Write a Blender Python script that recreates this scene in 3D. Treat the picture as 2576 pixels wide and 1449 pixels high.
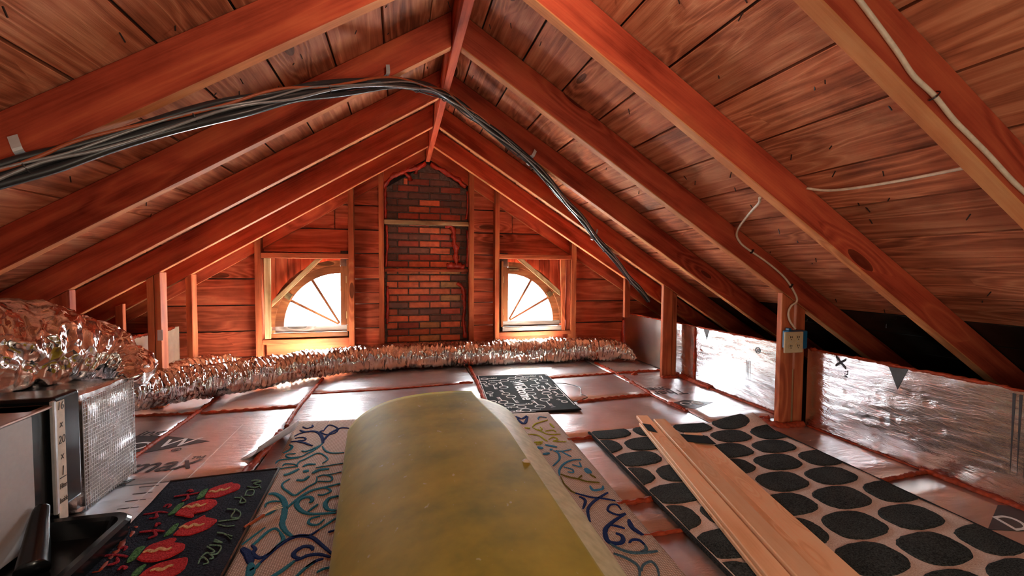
import bpy, bmesh, math, random
from mathutils import Vector, Matrix, noise, Euler

for o in list(bpy.data.objects): bpy.data.objects.remove(o)
sc = bpy.context.scene
col = sc.collection
V3 = Vector
rnd = random.Random(7)

# ---------------------------------------------------------------- camera
cd = bpy.data.cameras.new('camera'); cam = bpy.data.objects.new('camera', cd); col.objects.link(cam)
cd.sensor_width = 36; cd.lens = 15.472; cd.clip_start = .02; cd.clip_end = 200
R_, U_, F_ = V3((.969306, -.245777, .006228)), V3((.004316, .042339, .999094)), V3((.245818, .968401, -.0421))
cam.matrix_world = Matrix(((R_[0], U_[0], -F_[0], -.263), (R_[1], U_[1], -F_[1], 0), (R_[2], U_[2], -F_[2], .9337), (0, 0, 0, 1)))
sc.camera = cam

# ---------------------------------------------------------------- light and exposure
W = bpy.data.worlds.new('sky'); sc.world = W; W.use_nodes = True
bg = W.node_tree.nodes['Background']
bg.inputs[0].default_value = (.93, .97, 1, 1); bg.inputs[1].default_value = 40.0
def lamp(name, kind, loc, rot, energy, color=(1, 1, 1), **kw):
    d = bpy.data.lights.new(name, kind); d.energy = energy; d.color = color
    for k, v in kw.items(): setattr(d, k, v)
    o = bpy.data.objects.new(name, d); o.location = loc; o.rotation_euler = rot; col.objects.link(o); return o
sun = lamp('sun', 'SUN', (1, 9, 8), (0, 0, 0), 650, (1, .88, .70), angle=.02)
sun.rotation_euler = V3((-.10, -.55, -.83)).to_track_quat('-Z', 'Y').to_euler()
for sx in (-1, 1):      # daylight coming in through the two quarter-round windows
    w = lamp('window_daylight', 'AREA', (sx * 1.05, 4.60, .66), (0, 0, 0), 1, shape='RECTANGLE', size=.75, size_y=.72)
    w.rotation_euler = V3((0, -1, 0)).to_track_quat('-Z', 'Z').to_euler()
    w.data.cycles.is_portal = True
lamp('ridge_fill', 'POINT', (.04, .98, 1.88), (0, 0, 0), 7, (1, .84, .66), shadow_soft_size=.05)  # unseen fill lamp, added to brighten the rafter faces near the ridge
lamp('rear_fill', 'POINT', (.25, -.50, .62), (0, 0, 0), 19, (1, .84, .64), shadow_soft_size=.12)  # added fill behind the camera, lifts the rafter undersides from below
vs = sc.view_settings
vs.view_transform = 'Standard'; vs.look = 'None'; vs.gamma = 1; vs.use_curve_mapping = False; vs.exposure = 0.5
sc.cycles.sample_clamp_indirect = 60

# ---------------------------------------------------------------- helpers
WM = {}
def link(o, parent=None, M=None):
    M = M or Matrix()
    col.objects.link(o)
    if parent is not None:
        o.parent = parent; o.matrix_basis = WM[parent.name].inverted() @ M
    else: o.matrix_basis = M
    WM[o.name] = M
    return o
def tag(o, label=None, cat=None, group=None, kind=None):
    for k, v in (('label', label), ('category', cat), ('group', group), ('kind', kind)):
        if v: o[k] = v
    return o
def thing(name, loc, label, cat, group=None):
    return tag(link(bpy.data.objects.new(name, None), None, Matrix.Translation(loc)), label, cat, group)
def struct(name, loc=(0, 0, 0)):
    return tag(link(bpy.data.objects.new(name, None), None, Matrix.Translation(loc)), kind='structure')
def mesh(name, V, F, m, parent=None, M=None, smooth=False):
    M = M or Matrix(); inv = M.inverted()
    me = bpy.data.meshes.new(name); me.from_pydata([inv @ V3(v) for v in V], [], F); me.update()
    bm = bmesh.new(); bm.from_mesh(me); bmesh.ops.recalc_face_normals(bm, faces=bm.faces); bm.to_mesh(me); bm.free()
    if smooth:
        for p in me.polygons: p.use_smooth = True
    me.materials.append(m)
    return link(bpy.data.objects.new(name, me), parent, M)
def frame(p, x, hint=(0, 0, 1)):
    x = V3(x).normalized(); h = V3(hint).normalized()
    if abs(h.dot(x)) > .98: h = V3((0, 1, 0)) if abs(x.y) < .7 else V3((0, 0, 1))
    z = (h - x * h.dot(x)).normalized(); y = z.cross(x)
    return Matrix(((x[0], y[0], z[0], p[0]), (x[1], y[1], z[1], p[1]), (x[2], y[2], z[2], p[2]), (0, 0, 0, 1)))
def bevel(o, w=.003, seg=1):
    b = o.modifiers.new('bevel', 'BEVEL'); b.width = w; b.segments = seg; b.limit_method = 'ANGLE'; b.angle_limit = .6
    return o
def prism(name, poly, ext, m, parent=None, x=None, bev=.0025):
    """a board: POLY (3-D points) pushed along EXT, its grain (local X) along x"""
    poly = [V3(p) for p in poly]; ext = V3(ext); n = len(poly)
    x = V3(x) if x is not None else poly[1] - poly[0]
    M = frame(poly[0], x, ext)
    V = poly + [p + ext for p in poly]
    F = [list(range(n)), list(range(n, 2 * n))[::-1]] + [[i, (i + 1) % n, n + (i + 1) % n, n + i] for i in range(n)]
    o = mesh(name, V, F, m, parent, M)
    return bevel(o, bev) if bev else o
def box(name, a, b, m, parent=None, x=None, bev=.0025):
    (x0, y0, z0), (x1, y1, z1) = a, b
    d = (x1 - x0, y1 - y0, z1 - z0)
    if x is None: x = [(1, 0, 0), (0, 1, 0), (0, 0, 1)][max(range(3), key=lambda i: d[i])]
    return prism(name, [(x0, y0, z0), (x1, y0, z0), (x1, y1, z0), (x0, y1, z0)], (0, 0, d[2]), m, parent, x, bev)
def spline(P, n=8):
    P = [V3(p) for p in P]; out = []
    for i in range(len(P) - 1):
        a, b, c, d = P[max(i - 1, 0)], P[i], P[i + 1], P[min(i + 2, len(P) - 1)]
        for k in range(n):
            t = k / n
            out.append(.5 * ((2 * b) + (c - a) * t + (2 * a - 5 * b + 4 * c - d) * t * t + (3 * b - a - 3 * c + d) * t ** 3))
    return out + [P[-1]]
def tube_vf(P, r, seg=10, disp=None, sx=1., sz=1., cap=True):
    P = [V3(p) for p in P]; n = len(P); V = []; F = []
    rr = r if callable(r) else (lambda t: r)
    t0 = (P[1] - P[0]).normalized(); up = V3((0, 0, 1)) if abs(t0.z) < .9 else V3((0, 1, 0))
    side = t0.cross(up).normalized()
    for i, p in enumerate(P):
        t = (P[min(i + 1, n - 1)] - P[max(i - 1, 0)]).normalized()
        side = (side - t * side.dot(t)).normalized(); u = side.cross(t)
        for k in range(seg):
            a = 2 * math.pi * k / seg; d = side * math.cos(a) * sx + u * math.sin(a) * sz
            q = rr(i / (n - 1))
            if disp: q += disp(p + d * q, i / (n - 1), a)
            V.append(p + d * q)
    for i in range(n - 1):
        for k in range(seg):
            F.append([i * seg + k, i * seg + (k + 1) % seg, (i + 1) * seg + (k + 1) % seg, (i + 1) * seg + k])
    if cap: F += [list(range(seg))[::-1], list(range((n - 1) * seg, n * seg))]
    return V, F
def tube(name, P, r, m, parent=None, seg=10, n=8, **k):
    V, F = tube_vf(spline(P, n) if n else P, r, seg, **k)
    return mesh(name, V, F, m, parent, Matrix.Translation(V3(P[0])), True)
def ribbon_vf(P, w, z, h=.004, taper=.35):
    """a raised woven stroke of width W on the plane z"""
    P = [V3((p[0], p[1], 0)) for p in P]; n = len(P); V = []; F = []
    for i, p in enumerate(P):
        t = (P[min(i + 1, n - 1)] - P[max(i - 1, 0)])
        if t.length < 1e-7: t = V3((1, 0, 0))
        t.normalize(); s = V3((-t.y, t.x, 0)); e = i / (n - 1)
        ww = w * .5 * (taper + (1 - taper) * math.sin(math.pi * min(max(e, .02), .98)) ** .5)
        j = 1 + .12 * noise.noise((p.x * 160, p.y * 160, 3))
        for q, zz in ((-1, 0), (-.6, h), (.6, h), (1, 0)): V.append((p.x + s.x * ww * q * j, p.y + s.y * ww * q * j, z + zz))
    for i in range(n - 1):
        for k in range(3): F.append([i * 4 + k, i * 4 + k + 1, i * 4 + k + 5, i * 4 + k + 4])
    F += [[0, 1, 2, 3], [4 * n - 1, 4 * n - 2, 4 * n - 3, 4 * n - 4]]
    return V, F
def join(lst):
    V = []; F = []
    for v, f in lst:
        b = len(V); V += list(v); F += [[i + b for i in q] for q in f]
    return V, F
def box_vf(c, d, R=None):
    c = V3(c); R = R or Matrix.Identity(3)
    V = [c + R @ V3((sx * d[0] / 2, sy * d[1] / 2, sz * d[2] / 2)) for sx in (-1, 1) for sy in (-1, 1) for sz in (-1, 1)]
    return V, [[0, 1, 3, 2], [4, 6, 7, 5], [0, 4, 5, 1], [2, 3, 7, 6], [0, 2, 6, 4], [1, 5, 7, 3]]

# ---------------------------------------------------------------- materials
class NT:
    def __init__(s, name):
        s.m = bpy.data.materials.new(name); s.m.use_nodes = True; s.t = s.m.node_tree; s.b = s.t.nodes['Principled BSDF']
    def n(s, kind, out=0, props=None, **ins):
        nd = s.t.nodes.new('ShaderNode' + kind)
        for k, v in (props or {}).items(): setattr(nd, k, v)
        for k, v in ins.items():
            i = int(k[1:]) if k[0] == 'i' and k[1:].isdigit() else k.replace('_', ' ')
            if hasattr(v, 'is_output'): s.t.links.new(v, nd.inputs[i])
            else: nd.inputs[i].default_value = v
        return nd.outputs[out]
    def set(s, **ins):
        for k, v in ins.items():
            k = k.replace('_', ' ')
            if hasattr(v, 'is_output'): s.t.links.new(v, s.b.inputs[k])
            else: s.b.inputs[k].default_value = v
        return s
    def ramp(s, fac, stops):
        nd = s.t.nodes.new('ShaderNodeValToRGB'); e = nd.color_ramp.elements
        while len(e) < len(stops): e.new(.5)
        for a, (p, c) in zip(e, stops): a.position = p; a.color = (c, c, c, 1) if isinstance(c, (int, float)) else (*c, 1)
        s.t.links.new(fac, nd.inputs[0]); return nd.outputs[0]
    def math(s, op, a, b=0., c=None):
        return s.n('Math', props={'operation': op}, i0=a, i1=b) if c is None else s.n('Math', props={'operation': op}, i0=a, i1=b, i2=c)
    def mix(s, f, a, b, blend='MIX'):
        nd = s.t.nodes.new('ShaderNodeMix'); nd.data_type = 'RGBA'; nd.blend_type = blend
        for i, v in ((0, f), (6, a), (7, b)):
            if hasattr(v, 'is_output'): s.t.links.new(v, nd.inputs[i])
            else: nd.inputs[i].default_value = v if i == 0 else (*v, 1)
        return nd.outputs[2]
    def obj(s, scale=(1, 1, 1), rand=True):
        c = s.n('TexCoord', 3)
        if rand:
            r = s.n('ObjectInfo', 5); k = s.n('VectorMath', props={'operation': 'SCALE'}, i0=s.n('CombineXYZ', i0=r, i1=s.math('MULTIPLY', r, 1.7), i2=s.math('MULTIPLY', r, 2.3)))
            k.node.inputs[3].default_value = 37.; c = s.n('VectorMath', props={'operation': 'ADD'}, i0=c, i1=k)
        return s.n('Mapping', i0=c, i3=scale)
    def noise(s, vec, scale=1, detail=4, rough=.5, dist=0):
        return s.n('TexNoise', Vector=vec, Scale=scale, Detail=detail, Roughness=rough, Distortion=dist)
    def bump(s, h, strength=.3, dist=.01, normal=None):
        k = dict(Strength=strength, Distance=dist, Height=h)
        if normal is not None: k['Normal'] = normal
        return s.n('Bump', **k)
def plain(name, c, rough=.5, metal=0., var=.12, bump=0., bs=60, **kw):
    t = NT(name); v = t.noise(t.obj(), bs, 4)
    c2 = tuple(x * (1 - var) for x in c); c3 = tuple(min(1, x * (1 + var)) for x in c)
    t.set(Base_Color=t.ramp(v, [(.3, c2), (.7, c3)]), Roughness=rough, Metallic=metal, **kw)
    if bump: t.set(Normal=t.bump(v, bump, .005))
    return t.m
def wood(name, dark, mid, light, rough=.55, rings=5., fine=.5, knot=.35, soot=.5, ystretch=1., bump=.25, sootc=(.02, .012, .01), rw=.24, ks=1.):
    t = NT(name)
    kv = t.obj((1.5 * ks, 5.5 * ks, 5.5 * ks))
    kd = t.n('TexVoronoi', 0, Vector=kv, Scale=1.0); kc = t.n('TexVoronoi', 1, Vector=kv, Scale=1.0)
    pick = t.math('GREATER_THAN', t.n('SeparateColor', 0, i0=kc), 1 - knot)
    near = t.math('MULTIPLY', t.math('SUBTRACT', 1., t.math('MINIMUM', t.math('MULTIPLY', kd, 2.2), 1.)), pick)
    g = t.noise(t.obj((.9, 9 * ystretch, 9 * ystretch)), 1., 3, .45, .3)
    gg = t.math('ADD', t.math('MULTIPLY', g, rings), t.math('MULTIPLY', near, 3.5))
    ring = t.math('PINGPONG', gg, .5)
    ring = t.math('POWER', t.math('MULTIPLY', ring, 2.), 1.6)
    fn = t.noise(t.obj((4, 160, 160)), 1., 3, .6)
    blot = t.noise(t.obj((1.6, 3.2, 3.2)), 1.3, 5, .6)
    f = t.math('ADD', t.math('MULTIPLY', ring, rw), t.math('ADD', t.math('MULTIPLY', fn, fine * .5), t.math('MULTIPLY', blot, .9 - fine * .25 - rw * .5)))
    c = t.ramp(f, [(.34, dark), (.54, mid), (.78, light)])
    knotm = t.math('MULTIPLY', t.math('LESS_THAN', kd, .13), pick)
    c = t.mix(t.math('MULTIPLY', knotm, .75), c, tuple(x * .25 for x in dark))
    if soot:
        st = t.noise(t.obj((1.1, 2.4, 2.4)), 2.1, 6, .65)
        c = t.mix(t.math('MULTIPLY', t.ramp(st, [(.56, 0.), (.74, 1.)]), soot), c, sootc)
    c = t.n('HueSaturation', Color=c, Value=t.math('ADD', .82, t.math('MULTIPLY', t.n('ObjectInfo', 5), .36)))
    h = t.math('ADD', t.math('MULTIPLY', fn, .6), t.math('MULTIPLY', ring, .5))
    t.set(Base_Color=c, Roughness=t.math('ADD', rough - .05, t.math('MULTIPLY', blot, .2)), Normal=t.bump(h, bump, .004), Specular_IOR_Level=.12)
    return t.m
M = {}
M['rafter'] = wood('rafter_wood', (.22, .028, .013), (.46, .076, .036), (.60, .130, .055), .6, 3.5, soot=.25)
M['edge'] = wood('rafter_lit_edge_wood', (.40, .12, .045), (.60, .22, .085), (.72, .33, .14), .6, 3.5, soot=.1)
M['sheath'] = wood('sheathing_wood', (.21, .062, .034), (.52, .168, .085), (.72, .31, .17), .5, 7., fine=.55, knot=.45, soot=.55, bump=.5)
M['gable'] = wood('gable_board_wood', (.18, .030, .014), (.40, .078, .036), (.56, .150, .072), .6, 5., soot=.45)
M['stud'] = wood('stud_wood', (.22, .045, .018), (.40, .098, .040), (.54, .175, .070), .5, 4., soot=.12)
M['oldwood'] = wood('weathered_wood', (.18, .10, .045), (.38, .24, .12), (.55, .40, .23), .6, 6., soot=.3)
M['pine'] = wood('new_pine', (.72, .36, .18), (.88, .54, .32), (.94, .68, .46), .45, 3., fine=.35, knot=.5, soot=0, bump=.1, ks=2.6, rw=.15)
M['sash'] = wood('sash_wood', (.12, .036, .015), (.24, .078, .030), (.36, .145, .058), .45, 4., soot=.35, sootc=(.10, .09, .085))
M['sashgrey'] = wood('worn_sash_wood', (.09, .06, .05), (.18, .14, .125), (.30, .26, .25), .35, 4., soot=.2)

def foil(name, c=(.82, .82, .84), rough=.22, wr=.35, sc=(7, 22, 7), big=.3, rv=.12, stain=None):
    t = NT(name)
    a = t.noise(t.obj(sc), 1.6, 5, .62, .6); b = t.noise(t.obj((sc[0] * .25, sc[1] * .25, sc[2] * .25)), 1.4, 2, .5)
    d = t.n('TexVoronoi', 0, Vector=t.obj((9, 14, 9)), Scale=1.)
    dent = t.math('MINIMUM', t.math('MULTIPLY', d, 4.), 1.)
    n1 = t.bump(b, big, .03); n2 = t.bump(a, wr, .01, n1); n3 = t.bump(dent, wr * .5, .008, n2)
    spot = t.noise(t.obj((3, 3, 3)), 2., 4, .6)
    cc = t.ramp(spot, [(.35, tuple(x * .88 for x in c)), (.7, c)])
    if stain: cc = t.mix(t.math('MULTIPLY', t.ramp(t.noise(t.obj((2, 2, 2)), 1.7, 5), [(.5, 0.), (.75, 1.)]), .5), cc, stain)
    t.set(Base_Color=cc, Metallic=1., Roughness=t.math('ADD', rough, t.math('MULTIPLY', spot, rv)), Normal=n3)
    return t.m
M['floorfoil'] = foil('foil_facing_floor', (.86, .86, .89), rough=.28, wr=.45, big=.22, rv=.14)
M['kneefoil'] = foil('foil_facing_wall', (.86, .86, .88), rough=.12, wr=.42, sc=(5, 5, 20), big=.45)
t = NT('crinkled_duct_foil'); nv = t.obj((1, 1, 1))
rg = t.n('TexNoise', 0, props={'noise_type': 'RIDGED_MULTIFRACTAL', 'normalize': True}, Vector=nv, Scale=11., Detail=4., Roughness=.62, Distortion=.4)
rg2 = t.n('TexVoronoi', 0, Vector=t.obj((26, 26, 20)), Scale=1.)
t.set(Base_Color=(.90, .87, .86, 1), Metallic=1., Roughness=.10, Normal=t.bump(rg2, .55, .012, t.bump(rg, 1., .035))); M['ductfoil'] = t.m
t = NT('pleated_duct_foil')
rg = t.n('TexNoise', 0, props={'noise_type': 'RIDGED_MULTIFRACTAL', 'normalize': True}, Vector=t.obj((1, .35, .35)), Scale=26., Detail=4., Roughness=.62, Distortion=.5)
rg2 = t.n('TexVoronoi', 0, Vector=t.obj((44, 16, 16)), Scale=1.)
t.set(Base_Color=(.66, .65, .65, 1), Metallic=1., Roughness=.10, Normal=t.bump(rg2, .6, .012, t.bump(rg, 1., .03))); M['pleatfoil'] = t.m
M['boxfoil'] = foil('duct_wrap_foil', (.80, .80, .82), .2, .3, (30, 30, 30), .2)
M['brown_foil'] = foil('dull_foil', (.72, .66, .60), .24, .2, (3, 24, 3), .12)
M['plaster'] = plain('pale_plasterboard', (.74, .70, .66), .8)
M['print'] = plain('print_ink', (.045, .045, .05), .45)
M['foam'] = plain('rust_foam', (.34, .050, .018), .6, 0, .35, .6, 45, Specular_IOR_Level=.2)
M['foamred'] = plain('red_foam', (.42, .035, .018), .2, 0, .25, .7, 30)
M['dark'] = plain('dark_underlay', (.05, .035, .03), .9)
M['black'] = plain('black_plastic', (.008, .009, .010), .22, 0, .2, .1, 20)
M['blackcable'] = plain('black_cable', (.028, .028, .031), .32)
M['tape'] = plain('black_tape', (.014, .018, .020), .8, 0, .2, .3, 25, Specular_IOR_Level=.15)
M['whitecable'] = plain('white_cable', (.72, .60, .46), .45)
M['greycable'] = plain('silver_cable', (.30, .30, .31), .3, .3)
M['redcable'] = plain('copper_red_cable', (.42, .10, .04), .4)
M['metal'] = plain('zinc_strap', (.66, .66, .67), .35, .35, .1, .2, 30)
M['brass'] = plain('old_brass', (.45, .36, .2), .4, 1., .2)
M['beige'] = plain('beige_plate', (.62, .50, .30), .35, 0, .05)
M['slot'] = plain('outlet_slot', (.03, .015, .01), .5)
M['blue'] = plain('blue_box', (.004, .10, .22), .4, 0, .1)
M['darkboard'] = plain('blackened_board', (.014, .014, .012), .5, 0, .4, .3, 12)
M['paleface'] = plain('pale_board_face', (.62, .52, .44), .6, 0, .12, .3, 14)
M['cabinet'] = plain('cabinet_grey', (.46, .42, .42), .45, 0, .04)
M['cabinettop'] = plain('cabinet_top', (.42, .27, .22), .28, .6, .08)
M['masking'] = plain('masking_tape', (.66, .55, .43), .6, 0, .08, .2, 40)
M['ink'] = plain('marker_ink', (.06, .04, .03), .6)
M['nail'] = plain('dark_nail', (.05, .045, .045), .4, .7)
M['white'] = plain('white_print', (.78, .78, .78), .6)
M['paper'] = plain('paper_flap', (.74, .73, .76), .5, .0, .06)
t = NT('window_glass'); tr = t.n('BsdfTransparent', Color=(.93, .95, .95, 1)); gl = t.n('BsdfGlossy', Color=(1, 1, 1, 1), Roughness=.03)
ms = t.n('MixShader', i0=.06, i1=tr, i2=gl); t.t.links.new(ms, t.t.nodes['Material Output'].inputs[0]); M['glass'] = t.m
t = NT('mortar'); v = t.noise(t.obj((30, 30, 30)), 1.5, 6, .7)
t.set(Base_Color=t.ramp(v, [(.3, (.055, .040, .032)), (.7, (.20, .155, .125))]), Roughness=.9, Normal=t.bump(v, .6, .006)); M['mortar'] = t.m
def brickmat(name, c):
    t = NT(name); v = t.noise(t.obj((14, 14, 14)), 1.4, 6, .65); r = t.n('ObjectInfo', 5)
    k = t.ramp(v, [(.3, tuple(x * .6 for x in c)), (.65, c)])
    s = t.noise(t.obj((5, 40, 60)), 1.2, 4, .6)
    k = t.mix(t.math('MULTIPLY', t.ramp(s, [(.5, 0.), (.75, 1.)]), .35), k, (.10, .075, .06))
    t.set(Base_Color=t.n('HueSaturation', Color=k, Value=t.math('ADD', .75, t.math('MULTIPLY', r, .5))), Roughness=.8, Normal=t.bump(v, .5, .004)); return t.m
M['brick1'] = brickmat('brick_orange', (.64, .15, .06)); M['brick2'] = brickmat('brick_red', (.42, .075, .038))
M['brick3'] = brickmat('brick_brown', (.19, .075, .05)); M['brick4'] = brickmat('brick_buff', (.52, .24, .09))
# foam sheet roll
t = NT('yellow_foam_sheet'); a = t.noise(t.obj((3.5, 3.5, 3.5)), 1.2, 5, .6); b = t.noise(t.obj((60, 60, 60)), 1., 3)
sp = t.noise(t.obj((45, 30, 45)), 1., 2, .5)
c = t.ramp(a, [(.3, (.20, .19, .014)), (.5, (.36, .295, .016)), (.72, (.47, .38, .026))])
c = t.mix(t.math('MULTIPLY', t.ramp(sp, [(.70, 0.), (.76, 1.)]), .45), c, (.62, .60, .42))
t.set(Base_Color=c, Roughness=.68, Normal=t.bump(b, .12, .002), Sheen_Weight=.12, Sheen_Roughness=.4, Sheen_Tint=(.8, .85, .7, 1), Specular_IOR_Level=.28, Coat_Weight=.0); M['foamsheet'] = t.m
t = NT('pale_foam_inside'); a = t.noise(t.obj((30, 30, 30)), 1., 3)
t.set(Base_Color=t.ramp(a, [(.3, (.50, .50, .28)), (.7, (.70, .68, .44))]), Roughness=.6); M['foaminside'] = t.m
def pile(name, c, c2, sc=260, b=.9, ripple=0):
    t = NT(name); v = t.noise(t.obj((sc, sc, sc), False), 1., 2, .7); w = t.noise(t.obj((9, 9, 9), False), 1., 3)
    f = t.math('ADD', t.math('MULTIPLY', v, .8), t.math('MULTIPLY', w, .2))
    t.set(Base_Color=t.ramp(f, [(.36, c), (.66, c2)]), Roughness=.9, Normal=t.bump(v, b, .006), Specular_IOR_Level=.1); return t.m
M['pileblack'] = pile('charcoal_pile', (.008, .011, .012), (.085, .10, .10), 200)
M['pilepink'] = pile('pale_pink_pile', (.70, .53, .46), (.97, .85, .78), 230)
M['binding'] = pile('dark_binding', (.012, .014, .016), (.05, .055, .06), 180)
M['navyterry'] = pile('navy_terry', (.006, .007, .013), (.028, .031, .055), 150)
M['pepred'] = pile('red_terry', (.36, .012, .016), (.68, .05, .055), 170)
M['pepgreen'] = pile('green_terry', (.02, .10, .025), (.15, .34, .13), 150)
M['stemred'] = pile('dull_red_terry', (.20, .008, .02), (.50, .04, .06), 190)
M['seedyellow'] = pile('yellow_terry', (.55, .28, .10), (.85, .6, .34), 190)
M['script'] = pile('pale_green_thread', (.10, .22, .16), (.32, .52, .38), 190)
t = NT('beige_weave'); w = t.obj((1, 1, 1), False)
wv = t.n('TexWave', 0, props={'wave_type': 'BANDS', 'bands_direction': 'X'}, Vector=w, Scale=42., Distortion=.6); wv2 = t.n('TexWave', 0, props={'wave_type': 'BANDS', 'bands_direction': 'Y'}, Vector=w, Scale=42., Distortion=.6)
h = t.math('MULTIPLY', wv, wv2); n_ = t.noise(t.obj((5, 5, 5), False), 1., 3)
t.set(Base_Color=t.mix(t.math('MULTIPLY', n_, .3), t.ramp(h, [(.0, (.30, .21, .165)), (.3, (.66, .53, .45)), (1., (.80, .67, .59))]), (.50, .33, .22)), Roughness=.85, Normal=t.bump(h, .7, .003)); M['weave'] = t.m
def yarn(name, c): 
    c2 = tuple(x * .5 for x in c); return pile(name, c2, tuple(min(1, x * 1.35) for x in c), 330, .7)
M['yn'] = yarn('navy_yarn', (.014, .035, .16)); M['yt'] = yarn('teal_yarn', (.035, .24, .34)); M['yl'] = yarn('lime_yarn', (.46, .46, .03))
M['yb'] = yarn('blue_yarn', (.06, .26, .46)); M['ys'] = yarn('slate_yarn', (.08, .16, .22)); M['yo'] = yarn('olive_yarn', (.18, .15, .02))
t = NT('rubber_mat'); v = t.noise(t.obj((120, 120, 120), False), 1., 2); t.set(Base_Color=(.014, .015, .017, 1), Specular_IOR_Level=.06, Roughness=.85, Normal=t.bump(v, .5, .002)); M['rubber'] = t.m
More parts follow.
